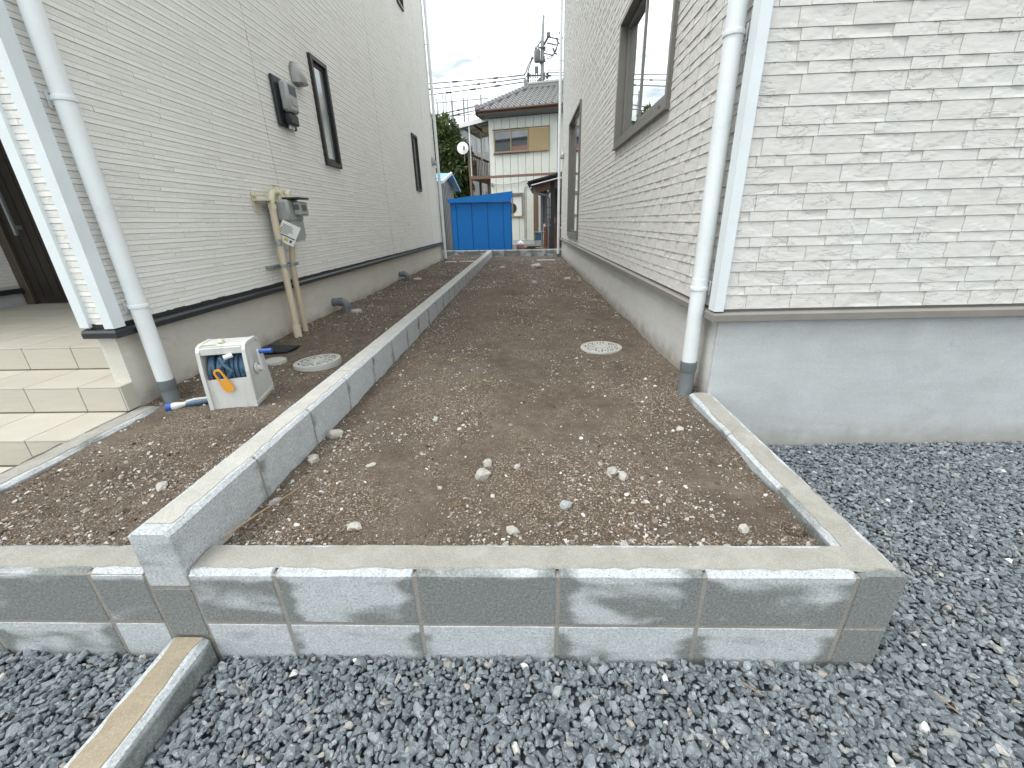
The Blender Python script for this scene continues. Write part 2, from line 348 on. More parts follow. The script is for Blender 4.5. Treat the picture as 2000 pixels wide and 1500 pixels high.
# ------------------------------------------------------------------ mesh helpers
class MB:
    def __init__(s): s.v = []; s.f = []
    def add(s, vs, fs):
        o = len(s.v); s.v += [tuple(map(float, p)) for p in vs]; s.f += [tuple(i+o for i in f) for f in fs]; return s
    def box(s, a, b, ch=0):
        x0, y0, z0 = a; x1, y1, z1 = b
        if ch <= 0:
            return s.add([(x0,y0,z0),(x1,y0,z0),(x1,y1,z0),(x0,y1,z0),(x0,y0,z1),(x1,y0,z1),(x1,y1,z1),(x0,y1,z1)],
                  [(0,3,2,1),(4,5,6,7),(0,1,5,4),(1,2,6,5),(2,3,7,6),(3,0,4,7)])
        bm = bmesh.new(); bmesh.ops.create_cube(bm, size=1)
        for v in bm.verts: v.co = Vector(((x0+x1)/2+v.co.x*(x1-x0), (y0+y1)/2+v.co.y*(y1-y0), (z0+z1)/2+v.co.z*(z1-z0)))
        bmesh.ops.bevel(bm, geom=bm.edges[:], offset=ch, segments=1, affect='EDGES', clamp_overlap=True)
        s.bm(bm); return s
    def bm(s, bm):
        bm.verts.index_update()
        s.add([v.co[:] for v in bm.verts], [tuple(v.index for v in f.verts) for f in bm.faces]); bm.free()
    def prism(s, poly, axis, a, b):
        """extrude a 2-D polygon along axis from a to b (poly in the two other axes, in xyz order)"""
        n = len(poly); vs = []
        for t in (a, b):
            for p, q in poly:
                vs.append((t, p, q) if axis == 'x' else (p, t, q) if axis == 'y' else (p, q, t))
        fs = [tuple(range(n))[::-1], tuple(range(n, 2*n))]
        fs += [(i, (i+1) % n, n+(i+1) % n, n+i) for i in range(n)]
        return s.add(vs, fs)
    def tube(s, pts, r, seg=10, cap=True):
        pts = [Vector(p) for p in pts]; rs = r if isinstance(r, (list, tuple)) else [r]*len(pts)
        rings = []; up = None
        for i, p in enumerate(pts):
            t = (pts[min(i+1, len(pts)-1)] - pts[max(i-1, 0)])
            t = t.normalized() if t.length > 1e-9 else Vector((0, 0, 1))
            if up is None: up = Vector((0, 0, 1)) if abs(t.z) < .9 else Vector((1, 0, 0))
            a = t.cross(up); a = a.normalized() if a.length > 1e-6 else t.orthogonal().normalized(); b = t.cross(a); up = -b if b.dot(up) < 0 else b
            a = t.cross(up).normalized(); b = t.cross(a)
            rings.append([p + (a*math.cos(2*math.pi*k/seg) + b*math.sin(2*math.pi*k/seg))*rs[i] for k in range(seg)])
        vs = [v[:] for rg in rings for v in rg]; fs = []
        for i in range(len(rings)-1):
            for k in range(seg): fs.append((i*seg+k, i*seg+(k+1) % seg, (i+1)*seg+(k+1) % seg, (i+1)*seg+k))
        if cap: fs += [tuple(range(seg))[::-1], tuple((len(rings)-1)*seg+k for k in range(seg))]
        return s.add(vs, fs)
    def lathe(s, prof, c=(0, 0, 0), seg=24):
        vs = []; fs = []; n = len(prof)
        for k in range(seg):
            a = 2*math.pi*k/seg
            vs += [(c[0]+r*math.cos(a), c[1]+r*math.sin(a), c[2]+z) for r, z in prof]
        for k in range(seg):
            for i in range(n-1):
                fs.append((k*n+i, ((k+1) % seg)*n+i, ((k+1) % seg)*n+i+1, k*n+i+1))
        return s.add(vs, fs)
    def quad(s, a, b, c, d): return s.add([a, b, c, d], [(0, 1, 2, 3)])
    def mesh(s, name, mat, smooth=False):
        me = bpy.data.meshes.new(name); me.from_pydata(s.v, [], s.f); me.validate()
        bm = bmesh.new(); bm.from_mesh(me); bmesh.ops.recalc_face_normals(bm, faces=bm.faces); bm.to_mesh(me); bm.free()
        me.materials.append(mat)
        if smooth:
            me.polygons.foreach_set('use_smooth', [True]*len(me.polygons))
            try: me.set_sharp_from_angle(angle=rad(38))
            except Exception: pass
        return me
    def build(s, name, mat, parent=None, smooth=False):
        return link(name, s.mesh(name, mat, smooth), parent)
def link(name, me, parent=None, loc=None, rot=None, scale=None):
    o = bpy.data.objects.new(name, me); COL.objects.link(o)
    if parent is not None: o.parent = parent
    if loc is not None: o.location = loc
    if rot is not None: o.rotation_euler = rot
    if scale is not None: o.scale = scale
    return o
def tag(o, label, cat, group=None, kind=None):
    o['label'] = label; o['category'] = cat
    if group: o['group'] = group
    if kind: o['kind'] = kind
    return o
def thing(name, label, cat, loc=(0, 0, 0), rz=0., group=None):
    o = bpy.data.objects.new(name, None); COL.objects.link(o); o.empty_display_size = .1
    o.location = loc; o.rotation_euler = (0, 0, rz)
    return tag(o, label, cat, group)
def struct(o, label=None, cat=None):
    o['kind'] = 'structure'
    if label: o['label'] = label
    if cat: o['category'] = cat
    return o
def tri_mesh(name, V, F, mat, flat=True):
    me = bpy.data.meshes.new(name)
    me.vertices.add(len(V)); me.vertices.foreach_set('co', np.asarray(V, np.float32).ravel())
    me.loops.add(len(F)*3); me.loops.foreach_set('vertex_index', np.asarray(F, np.int32).ravel())
    me.polygons.add(len(F)); me.polygons.foreach_set('loop_start', np.arange(0, len(F)*3, 3, dtype=np.int32))
    try: me.polygons.foreach_set('loop_total', np.full(len(F), 3, np.int32))
    except Exception: pass
    me.update(calc_edges=True); me.materials.append(mat)
    me.polygons.foreach_set('use_smooth', np.full(len(F), not flat, bool))
    return me
def hull_template(n, dims, rng, p=2.6):
    pts = rng.normal(size=(n, 3)); pts /= (np.abs(pts)**p).sum(1, keepdims=True)**(1/p)
    pts *= np.array(dims)*rng.uniform(.86, 1.0, (n, 1))
    bm = bmesh.new(); vs = [bm.verts.new(q) for q in pts]
    r = bmesh.ops.convex_hull(bm, input=vs)
    junk = [g for g in set(r['geom_interior']) | set(r['geom_unused']) if isinstance(g, bmesh.types.BMVert)]
    if junk: bmesh.ops.delete(bm, geom=junk, context='VERTS')
    bmesh.ops.triangulate(bm, faces=bm.faces[:]); bm.verts.index_update()
    V = np.array([v.co[:] for v in bm.verts]); F = np.array([[v.index for v in f.verts] for f in bm.faces]); bm.free()
    return V, F
def rot_mats(yaw, tx, ty):
    cz, sz = np.cos(yaw), np.sin(yaw); cx, sx = np.cos(tx), np.sin(tx); cy, sy = np.cos(ty), np.sin(ty); o = np.zeros_like(yaw); l = np.ones_like(yaw)
    Rz = np.stack([np.stack([cz, -sz, o], -1), np.stack([sz, cz, o], -1), np.stack([o, o, l], -1)], 1)
    Rx = np.stack([np.stack([l, o, o], -1), np.stack([o, cx, -sx], -1), np.stack([o, sx, cx], -1)], 1)
    Ry = np.stack([np.stack([cy, o, sy], -1), np.stack([o, l, o], -1), np.stack([-sy, o, cy], -1)], 1)
    return Rz @ Rx @ Ry
def scatter(P, size, temps, tilt, rng):
    """stones at P (n,3) with sizes (n,): arrays of one joined triangle mesh"""
    n = len(P); k = rng.integers(0, len(temps), n); Rm = rot_mats(rng.uniform(0, 2*np.pi, n), rng.normal(0, tilt, n), rng.normal(0, tilt, n))
    an = rng.uniform(.8, 1.2, (n, 3)); Vs = []; Fs = []; off = 0
    for t, (V, F) in enumerate(temps):
        idx = np.where(k == t)[0]
        if not len(idx): continue
        v = V[None]*an[idx, None, :]*size[idx, None, None]
        v = np.einsum('nij,nvj->nvi', Rm[idx], v) + P[idx, None, :]
        Vs.append(v.reshape(-1, 3)); Fs.append((F[None] + off + (np.arange(len(idx))*len(V))[:, None, None]).reshape(-1, 3)); off += len(idx)*len(V)
    return np.concatenate(Vs), np.concatenate(Fs)
def seen(P):
    """picture position (2000 px wide) and depth of world points"""
    q = np.atleast_2d(P) - CAM_P; z = q @ AX_F
    zz = np.where(z > .05, z, .05)
    return 1000+FPX*(q@AX_R)/zz, 750+FPX*(q@AX_D)/zz, z

# ================================================================== THE SETTING
def vnoise(x, y, s, seed):
    """smooth value noise on a lattice of cell s"""
    g = np.random.default_rng(seed).uniform(-1, 1, (97, 97)); u, v = x/s+31.3, y/s+17.7
    i, j = np.floor(u).astype(int), np.floor(v).astype(int); fu, fv = u-i, v-j
    fu = fu*fu*(3-2*fu); fv = fv*fv*(3-2*fv); i, j = i % 96, j % 96
    return (g[i, j]*(1-fu)+g[i+1, j]*fu)*(1-fv) + (g[i, j+1]*(1-fu)+g[i+1, j+1]*fu)*fv
def dirt_z(x, y):
    left = x < -1.11
    base = np.where(left, .168+.034*np.clip((y-.3)/1.2, 0, 1), .160-.006*np.clip(y/6, 0, 1))
    rough = vnoise(x, y, .55, 1)*.011 + vnoise(x, y, .17, 2)*.007 + vnoise(x, y, .055, 3)*.0032 + vnoise(x, y, .024, 4)*.0018
    ruts = .010*np.exp(-((x+.25)/.45)**2)*np.sin(y*7.5+x*2)*np.clip((y-3.8)/1., 0, 1)*np.clip((8.5-y)/1.5, 0, 1)
    bank = .016*np.exp(-np.abs(x-.90)/.10) + .012*np.exp(-np.abs(x+2.23)/.09)
    return base + rough + ruts + np.where(y > 1.4, bank*(.6+.9*vnoise(x, y, .3, 9)), 0)
def dirt_bed(name, x0, x1, y0, y1, nx, ny):
    t = np.linspace(0, 1, ny+1); ys = y0 + (y1-y0)*(.25*t+.75*t**2.2); xs = np.linspace(x0, x1, nx+1)
    X, Y = np.meshgrid(xs, ys); Z = dirt_z(X, Y)
    V = np.stack([X, Y, Z], -1).reshape(-1, 3); a = (np.arange(ny)[:, None]*(nx+1)+np.arange(nx)[None]).ravel()
    F = np.concatenate([np.stack([a, a+1, a+nx+2], -1), np.stack([a, a+nx+2, a+nx+1], -1)])
    return link(name, tri_mesh(name, V, F, dirt_m, False))

o = MB().quad((-1500, -1500, -.22), (1500, -1500, -.22), (1500, 1500, -.22), (-1500, 1500, -.22)).build('ground', ground_m); struct(o)
o = MB().quad((-30, 11.2, .07), (30, 11.2, .07), (30, 90, .07), (-30, 90, .07)).build('neighbour_yard_ground', ground_m); struct(o)
o = MB().quad((-5, -4, -.168), (7, -4, -.168), (7, 1.4, -.168), (-5, 1.4, -.168)).build('gravel_ground', gravelbase_m); struct(o)
struct(dirt_bed('soil_strip', -1.08, .93, .10, 12.2, 110, 330)); struct(dirt_bed('soil_strip', -2.30, -1.15, .10, 12.4, 70, 330))

# ---- crushed stone in front of and beside the bed
rg = np.random.default_rng(5)
temps = [hull_template(15, (1, rg.uniform(.62, .85), rg.uniform(.42, .62)), rg) for _ in range(22)]
def gravel_points(sp, z, jz, lim=(-2.9, 3.7, -1.25, 1.268)):
    xs = np.arange(lim[0], lim[1], sp); ys = np.arange(lim[2], lim[3], sp); X, Y = np.meshgrid(xs, ys)
    X = X + (np.arange(len(ys)) % 2)[:, None]*sp*.5
    P = np.stack([X.ravel(), Y.ravel()], -1) + rg.uniform(-.42, .42, (X.size, 2))*sp
    x, y = P[:, 0], P[:, 1]
    keep = (y < -.004) | ((x > .936) & (y < 1.262)); keep &= ~((x > -1.182) & (x < -1.048) & (y < 0))
    P = P[keep]; Z = z + rg.uniform(-jz, jz, len(P)) + vnoise(P[:, 0], P[:, 1], .3, 6)*.008
    return np.c_[P, Z]
P = np.concatenate([gravel_points(.0184, -.138, .005), gravel_points(.0184, -.147, .004)])
sz = rg.lognormal(math.log(.0126), .25, len(P)).clip(.009, .024)
V, F = scatter(P, sz, temps, .45, rg)
o = link('gravel', tri_mesh('gravel', V, F, gravel_m)); tag(o, 'blue-grey crushed stone gravel spread before the block wall', 'gravel', kind='stuff')

# ---- pebbles and grains lying in the soil
def soil_points(n, ymax, power, clump):
    x = rg.uniform(-2.22, .88, n*3); y = .13 + (ymax-.13)*rg.uniform(0, 1, n*3)**power
    d = vnoise(x, y, .42, 21)*.6 + vnoise(x, y, .15, 22)*.5
    near = np.exp(-((x+1.0)/.16)**2)*.5 + np.exp(-np.abs(y-.16)/.06)*.7
    keep = ((x < -1.18) | (x > -1.05)) & ((x > -2.1) | (y > 1.2)) & (rg.uniform(-1, 1, n*3) < d*clump + near - .25)
    keep &= (np.hypot(x-.503, y-2.272) > .17) & (np.hypot(x+1.56, y-1.86) > .17)
    x, y = x[keep][:n], y[keep][:n]
    return np.c_[x, y, dirt_z(x, y)]
ptemps = [hull_template(11, (1, rg.uniform(.65, .95), rg.uniform(.45, .7)), rg) for _ in range(14)]
P = soil_points(26000, 11., 1.9, 1.9); s = rg.lognormal(math.log(.0040), .52, len(P)).clip(.0024, .014)
far = 1 + .15*np.clip(P[:, 1]-2, 0, 6); s = s*np.minimum(far, 1.5); P[:, 2] += s*.12
V, F = scatter(P, s, ptemps, .5, rg)
o = link('soil_pebbles', tri_mesh('soil_pebbles', V, F, pebble_m)); tag(o, 'small pale and brown pebbles strewn over the damp soil', 'pebbles', kind='stuff')
P = soil_points(52000, 4.2, 1.7, .9); s = rg.lognormal(math.log(.0022), .3, len(P)).clip(.0012, .004); P[:, 2] += s*.2
gt = [hull_template(7, (1, .85, .75), rg) for _ in range(8)]
V, F = scatter(P, s, gt, 1., rg)
o = link('soil_grains', tri_mesh('soil_grains', V, F, grain_m)); tag(o, 'coarse brown grit loosened on top of the soil', 'grit', kind='stuff')

# ---- concrete block walls
BLK = {}
def block_mesh(L, w, h, top, seed):
    key = (round(L, 3), round(w, 3), round(h, 3), top, seed)
    if key in BLK: return BLK[key]
    r = random.Random(seed*13+1); c1, c2 = (.013, .010) if top else (.003, .003)
    prof = [(-w/2, -h/2+.003), (-w/2, h/2-c2), (-w/2+c1, h/2), (w/2-c1, h/2), (w/2, h/2-c2), (w/2, -h/2+.003), (w/2-.003, -h/2), (-w/2+.003, -h/2)]
    n = 7; m = MB(); vs = []; k = len(prof)
    xs = [-L/2, -L/2+.003] + [-L/2+L*(i/(n-1)) for i in range(1, n-1)] + [L/2-.003, L/2]
    for i, x in enumerate(xs):
        e = .003 if i in (0, len(xs)-1) else 0
        for y, z in prof:
            j = .0009 if 0 < i < len(xs)-1 else 0
            vs.append((x, y-math.copysign(e, y)+r.uniform(-j, j), z-math.copysign(e, z)+r.uniform(-j, j)))
    fs = [tuple(range(k))[::-1], tuple((len(xs)-1)*k+i for i in range(k))]
    for i in range(len(xs)-1): fs += [(i*k+a, i*k+(a+1) % k, (i+1)*k+(a+1) % k, (i+1)*k+a) for a in range(k)]
    m.add(vs, fs); BLK[key] = m.mesh('block', block_m); return BLK[key]
def block(parent, cx, cy, cz, L, w=.12, h=.19, along='x', top=True, wet=0., seed=None):
    s = random.randrange(4) if seed is None else seed
    o = link('block', block_mesh(L, w, h, top, s), parent, (cx, cy, cz), (0, 0, 0 if along == 'x' else rad(90)))
    o['wet'] = float(wet); return o
def mortar(parent, a, b): return MB().box(a, b).build('mortar', joint_m, parent)
def cap_strip(parent, x0, y0, x1, y1, z, w=.088, mat=None, name='mortar_cap', seed=1):
    """ragged mortar filling the block hollows, along the line (x0,y0)-(x1,y1)"""
    r = random.Random(seed); d = Vector((x1-x0, y1-y0, 0)); L = d.length; d.normalize(); nrm = Vector((-d.y, d.x, 0)); n = max(4, int(L/.035)); m = MB(); vs = []; fs = []
    for i in range(n+1):
        c = Vector((x0, y0, z)) + d*(L*i/n); a = w/2 + r.uniform(-.006, .005); b = w/2 + r.uniform(-.006, .005); t = .0025+r.uniform(0, .001)
        for off, dz in ((-a, -.004), (-a+.004, t), (0, t+.001), (b-.004, t), (b, -.004)): vs.append((c + nrm*off + Vector((0, 0, dz)))[:])
    for i in range(n): fs += [(i*5+k, i*5+k+1, i*5+k+6, i*5+k+5) for k in range(4)]
    fs += [(0, 1, 2, 3, 4), tuple(n*5+k for k in (4, 3, 2, 1, 0))]
    return m.add(vs, fs).build(name, mat or cap_m, parent, True)

fw = thing('concrete_block_kerb', 'two-course concrete block wall across the front of the soil bed', 'block wall', (0, .06, -.13))
fw_off = Vector(fw.location)
def fblock(x0, x1, top, wet, seed):
    block(fw, (x0+x1)/2, 0, (.1 if top else -.1)+.13, x1-x0, top=top, wet=wet, seed=seed)
for i, (a, b, wt, wb) in enumerate([(-1.05, -.805, .03, -.19), (-.795, -.405, -.09, -.20), (-.395, -.005, .22, -.24), (.005, .395, .06, -.17), (.405, .797, .06, -.13)]):
    fblock(a, b, True, wt, i % 4); fblock(a, b, False, wb, (i+2) % 4)
for i, (a, b, wt, wb) in enumerate([(-1.34, -1.182, .16, -.20), (-1.74, -1.35, .24, .02), (-2.14, -1.75, .0, -.1), (-2.54, -2.15, 0, -.1), (-2.94, -2.55, 0, 0), (-3.34, -2.95, 0, 0)]):
    fblock(a, b, True, wt, i % 4); fblock(a, b, False, wb, (i+1) % 4)
mortar(fw, (-1.05, -.0582, -.07), (.8085, .052, .314)); mortar(fw, (-3.34, -.0582, -.07), (-1.182, .052, .318))
mortar(fw, (-1.1815, -.0578, -.07), (-1.0505, -.02, .314)); cap_strip(fw, -1.048, .002, .908, .002, .3262, seed=2); cap_strip(fw, -3.34, .002, -1.18, .002, .325, seed=3)

rw = thing('concrete_block_kerb', 'short concrete block wall running back to the right house corner', 'block wall', (.87, .62, -.13))
for i, (a, b) in enumerate([(0.0, .39), (.40, .79), (.80, 1.255)]):
    for top in (True, False):
        block(rw, 0, (a+b)/2-.62, (.1 if top else -.1)+.13, b-a, along='y', top=top, wet=(.24 if i == 0 else -.1), seed=i+1)
mortar(rw, (-.0565, -.6175, -.07), (.0582, .63, .314)); cap_strip(rw, -.002, -.598, -.002, .632, .325, seed=4)

cb = thing('concrete_block_kerb', 'long raised concrete block kerb dividing the two soil strips', 'block wall', (-1.115, 5.75, 0))
ny = 29
for i in range(ny):
    block(cb, 0, i*.4+.195-5.75, .24, .39, along='y', wet=(-.33 if i < 2 else -.31+.12*random.random()), seed=i % 4)
block(cb, 0, .195-5.75, .04, .39, along='y', top=False, wet=.42, seed=1)
mortar(cb, (-.057, -5.745, .0), (.0582, ny*.4-5.755, .322))
o = MB().box((-.056, -5.7485, .1345), (.056, -5.70, .1455)).build('mortar', joint_m, cb)
cap_strip(cb, 0, -5.71, 0, -4.45, .335, .082, cap_pale_m, seed=5); cap_strip(cb, 0, -4.44, 0, ny*.4-5.77, .335, .082, cap_pale_m, seed=6)

nk = thing('concrete_block_kerb', 'low block kerb with sandy mortar top crossing the gravel', 'block wall', (-1.115, -.8, -.2))
for i in range(4): block(nk, 0, .8-.2-.4*i, .05, .39, along='y', wet=.02, seed=i)
mortar(nk, (-.054, -.8, -.04), (.054, .79, .137)); cap_strip(nk, 0, -.79, 0, .792, .145, .086, cap_sand_m, seed=7)

sk = thing('concrete_block_kerb', 'grey block kerb between the tiled steps and left soil strip', 'block wall', (-2.178, .65, 0))
for i, (a, b) in enumerate([(.125, .37), (.38, .77), (.78, 1.172)]): block(sk, 0, (a+b)/2-.65, .097, b-a, .125, along='y', wet=.12, seed=i+1)
mortar(sk, (-.054, -.52, .0), (.054, .51, .186)); cap_strip(sk, -.012, -.522, -.012, .518, .192, .090, seed=8)

FA = rad(-11.4)
fk = thing('concrete_block_kerb', 'far concrete block kerb at the back of the plot', 'block wall', (-2.64, 12.08, 0), FA)
for i in range(10): block(fk, i*.4+.2, .05, .235, .39, .10, along='x', wet=-.02+.16*random.random(), seed=i % 4)
mortar(fk, (0, .005, .1), (4.0, .094, .325)); cap_strip(fk, 0, .05, 4, .05, .33, .07, seed=9)

# ================================================================== SIDING
def wall_holes(u0, u1, z0, z1, holes):
    us = sorted({u0, u1, *[h[0] for h in holes], *[h[1] for h in holes]}); zs = sorted({z0, z1, *[h[2] for h in holes], *[h[3] for h in holes]})
    out = []
    for a, b in zip(us, us[1:]):
        for c, d in zip(zs, zs[1:]):
            if not any(h[0] <= (a+b)/2 <= h[1] and h[2] <= (c+d)/2 <= h[3] for h in holes): out.append((a, b, c, d))
    return out
def clip_rects(rects, holes, g=.012):
    out = []
    for (a, b, c, d, k) in rects:
        segs = [(a, b)]
        for (h0, h1, h2, h3) in holes:
            if (c+d)/2 > h2-g and (c+d)/2 < h3+g:
                ns = []
                for s0, s1 in segs:
                    if s1 <= h0-g or s0 >= h1+g: ns.append((s0, s1)); continue
                    if h0-g-s0 > .012: ns.append((s0, h0-g))
                    if s1-h1-g > .012: ns.append((h1+g, s1))
                segs = ns
        out += [(s0, s1, c, d, k) for s0, s1 in segs]
    return out
def relief(nx, nz, kind, r):
    """front face of one siding piece, unit rectangle x,z in 0..1; returns verts (x, depth, z) and triangles"""
    xs = np.linspace(0, 1, nx+1); zs = np.linspace(0, 1, nz+1); X, Z = np.meshgrid(xs, zs)
    if kind == 'bar': D = np.full_like(X, .0064); D[-1] = .0052
    elif kind == 'rough': D = .0040 + r.uniform(-.0010, .0012, X.shape)
    else:
        D = .0070 - .0028*Z
        for _ in range(3):                                           # cleft facets
            ang = r.uniform(-1.2, 1.2); cx, cz = r.uniform(.1, .9), r.uniform(.2, .9)
            t = (X-cx)*math.cos(ang)*2.2 + (Z-cz)*math.sin(ang); D = D - np.where(t > 0, r.uniform(.0005, .0019), 0)
        D = D + r.uniform(-.0004, .0004, X.shape); D[0] = np.maximum(D[0], .0053)
    V = np.stack([X, D, Z], -1).reshape(-1, 3); F = []
    for j in range(nz):
        for i in range(nx):
            a = j*(nx+1)+i; F += [(a, a+nx+2, a+1), (a, a+nx+1, a+nx+2)] if (i+j) % 2 else [(a, a+nx+1, a+1), (a+1, a+nx+1, a+nx+2)]
    ring = [i for i in range(nx+1)] + [j*(nx+1)+nx for j in range(1, nz+1)] + [nz*(nx+1)+i for i in range(nx-1, -1, -1)] + [j*(nx+1) for j in range(nz-1, 0, -1)]
    n0 = len(V); B = V[ring].copy(); B[:, 1] = -.001; V = np.concatenate([V, B]); m = len(ring)
    for i in range(m): F += [(ring[i], n0+(i+1) % m, n0+i), (ring[i], ring[(i+1) % m], n0+(i+1) % m)]
    return V, np.array(F)
class Siding:
    def __init__(s, parent): s.parent = parent; s.items = []
    def face(s, rects, to_world, ux, nrm):
        for rc in rects:
            C = np.array(to_world((rc[0]+rc[1])/2, (rc[2]+rc[3])/2)); s.items.append((rc, to_world, np.array(ux, float), np.array(nrm, float), C))
    def build(s, kinds, nmax, stuff):
        r = np.random.default_rng(33)
        C = np.array([i[4] for i in s.items]); N = np.array([i[3] for i in s.items]); px, py, dz = seen(C)
        vw = C-CAM_P; dist = np.linalg.norm(vw, axis=1); fac = np.abs((vw*N).sum(1))/dist
        area = np.array([(i[0][1]-i[0][0])*(i[0][3]-i[0][2]) for i in s.items])*fac/dist**2
        area = np.where((px > -40) & (px < 2040) & (py > -40) & (py < 1540) & (dz > .1), area, 0)
        order = np.argsort(-area); own = set(order[:nmax].tolist())
        hi = {}; lo = {}
        for k, (res, nv, mat, nm) in kinds.items():
            hi[k] = []
            for q in range(nv):
                V, F = relief(*res, k, r); hi[k].append(tri_mesh(nm, V, F, mat))
            lo[k] = [relief(2 if k == 'bar' else 4, 1 if k == 'bar' else 2, k, r) for _ in range(10)]
        acc = {k: ([], [], [0]) for k in kinds}
        for i, (rc, tw, ux, nr, c) in enumerate(s.items):
            a, b, z0, z1, k = rc; p0 = np.array(tw(a, z0))
            flip = (ux[0]*nr[1]-ux[1]*nr[0]) < 0
            if i in own:
                o = link(kinds[k][3], hi[k][int(r.integers(len(hi[k])))], s.parent)
                o.matrix_local = Matrix(((ux[0]*(b-a), nr[0], 0, p0[0]), (ux[1]*(b-a), nr[1], 0, p0[1]), (0, 0, z1-z0, p0[2]), (0, 0, 0, 1)))
            else:
                V, F = lo[k][int(r.integers(10))]; n = acc[k][2][0]
                acc[k][0].append(p0 + V[:, :1]*ux*(b-a) + V[:, 1:2]*nr + V[:, 2:]*np.array([0, 0, z1-z0]))
                acc[k][1].append((F[:, ::-1] if flip else F) + n); acc[k][2][0] += len(V)
        for k in kinds:
            if acc[k][0]:
                o = link(stuff, tri_mesh(stuff, np.concatenate(acc[k][0]), np.concatenate(acc[k][1]), kinds[k][2]), s.parent); o['kind'] = 'stuff'

# ================================================================== RIGHT HOUSE
HT = 6.05
rh = thing('house', 'white stone-patterned house on the right with taupe windows', 'house')
YB = 11.18
MB().box((.912, 1.262, -.25), (7., YB-.02, .60)).build('foundation', foundR_m, rh)
MB().box((.908, 1.275, .0), (.9115, YB-.02, .60)).build('foundation', foundRs_m, rh)
holesR = [(2.385, 4.10, 1.79, 2.83), (7.26, 9.12, .80, 2.94)]
m = MB()
for a, b, c, d in wall_holes(1.249, YB, .612, HT, holesR): m.quad((.889, a, c), (.889, b, c), (.889, b, d), (.889, a, d))
m.quad((.889, 1.249, .612), (7, 1.249, .612), (7, 1.249, HT), (.889, 1.249, HT))
m.quad((.889, YB, .612), (7, YB, .612), (7, YB, HT), (.889, YB, HT))
m.quad((7, 1.249, -.2), (7, YB, -.2), (7, YB, HT), (7, 1.249, HT)); m.quad((.889, 1.249, .612), (7, 1.249, .612), (7, YB, .612), (.889, YB, .612))
m.build('wall', stoneback_m, rh)
MB().box((.84, 1.20, HT), (7.05, YB+.05, HT+.16)).build('roof', taupe_m, rh)
rr = random.Random(4)
def stone_rects(u0, u1, z0, z1, first):
    out = []; z = z0; tall = True
    while z < z1:
        h = .070 if tall else .0437; L = .2145 if tall else .175
        u = u0 - rr.uniform(.0, .2) - (first if tall else 0)
        while u < u1:
            l = L*(1 if tall else rr.choice((1., 1., .72, 1.35)))
            a, b = max(u, u0), min(u+l, u1)
            if b-a > .015: out.append((a+.0011, b-.0011, z+.0012, min(z+h, z1)-.0010, 'tall' if tall else 'short'))
            u += l
        z += h; tall = not tall
    return out
sid = Siding(rh)
sid.face(clip_rects(stone_rects(1.262, YB, .655, HT, .05), holesR), lambda u, z: (.889, u, z), (0, 1, 0), (-1, 0, 0))
sid.face(stone_rects(.886, 4.2, .655, HT-.2, .1), lambda u, z: (u, 1.249, z), (1, 0, 0), (0, -1, 0))
sid.build({'tall': ((11, 5), 26, stone_m, 'siding_stone'), 'short': ((10, 3), 26, stone_m, 'siding_stone')}, 300, 'siding_stones')
# drip edge below the siding
for nm, prof, mt in (('drip_edge', [(-.028, .597), (-.033, .600), (-.033, .632), (-.022, .641), (.004, .643), (.004, .597)], taupe_m),
                     ('shadow_gap', [(-.004, .643), (-.004, .658), (.010, .658), (.010, .643)], taupedk_m)):
    m = MB(); n = len(prof); vs = []
    for (cx, cy) in ((7., 1.262), (.889, 1.262), (.889, YB)):
        for d, z in prof:
            if cx > 2: vs.append((cx, 1.249+d, z))
            elif cy < 2: vs.append((.889+d, 1.249+d, z))
            else: vs.append((.889+d, cy, z))
    fs = [(i*n+k, i*n+(k+1) % n, (i+1)*n+(k+1) % n, (i+1)*n+k) for i in range(2) for k in range(n)] + [tuple(range(n)), tuple(2*n+k for k in range(n))]
    m.add(vs, fs).build(nm, mt, rh)
# folded corner trim
MB().prism([(.862, 1.222), (.908, 1.222), (.908, 1.2495), (.8895, 1.2495), (.8895, 1.292), (.862, 1.292)], 'z', .649, HT).build('corner_trim', white_m, rh)

def sash(name, parent, u0, u1, z0, z1, x, d, t, mat, w2=None):
    """one framed pane in the plane X=x, d = towards the room"""
    f = MB(); w2 = w2 or t; dx = .028*d; a, b = min(x, x+dx), max(x, x+dx)
    f.box((a, u0, z0), (b, u0+t, z1), .002); f.box((a, u1-t, z0), (b, u1, z1), .002)
    f.box((a, u0+t, z0), (b, u1-t, z0+w2), .002); f.box((a, u0+t, z1-w2), (b, u1-t, z1), .002)
    o = f.build(name, mat, parent)
    MB().box((x+d*.012-.002, u0+t-.004, z0+w2-.004), (x+d*.012+.002, u1-t+.004, z1-w2+.004)).build('pane', glass_m, o)
    return o
def outer_frame(parent, u0, u1, z0, z1, xf, xb, t, mat, name='window_frame'):
    f = MB(); a, b = min(xf, xb), max(xf, xb)
    f.box((a, u0, z0), (b, u0+t, z1), .002); f.box((a, u1-t, z0), (b, u1, z1), .002)
    f.box((a, u0+t, z0), (b, u1-t, z0+t), .002); f.box((a, u0+t, z1-t), (b, u1-t, z1), .002)
    return f.build(name, mat, parent)
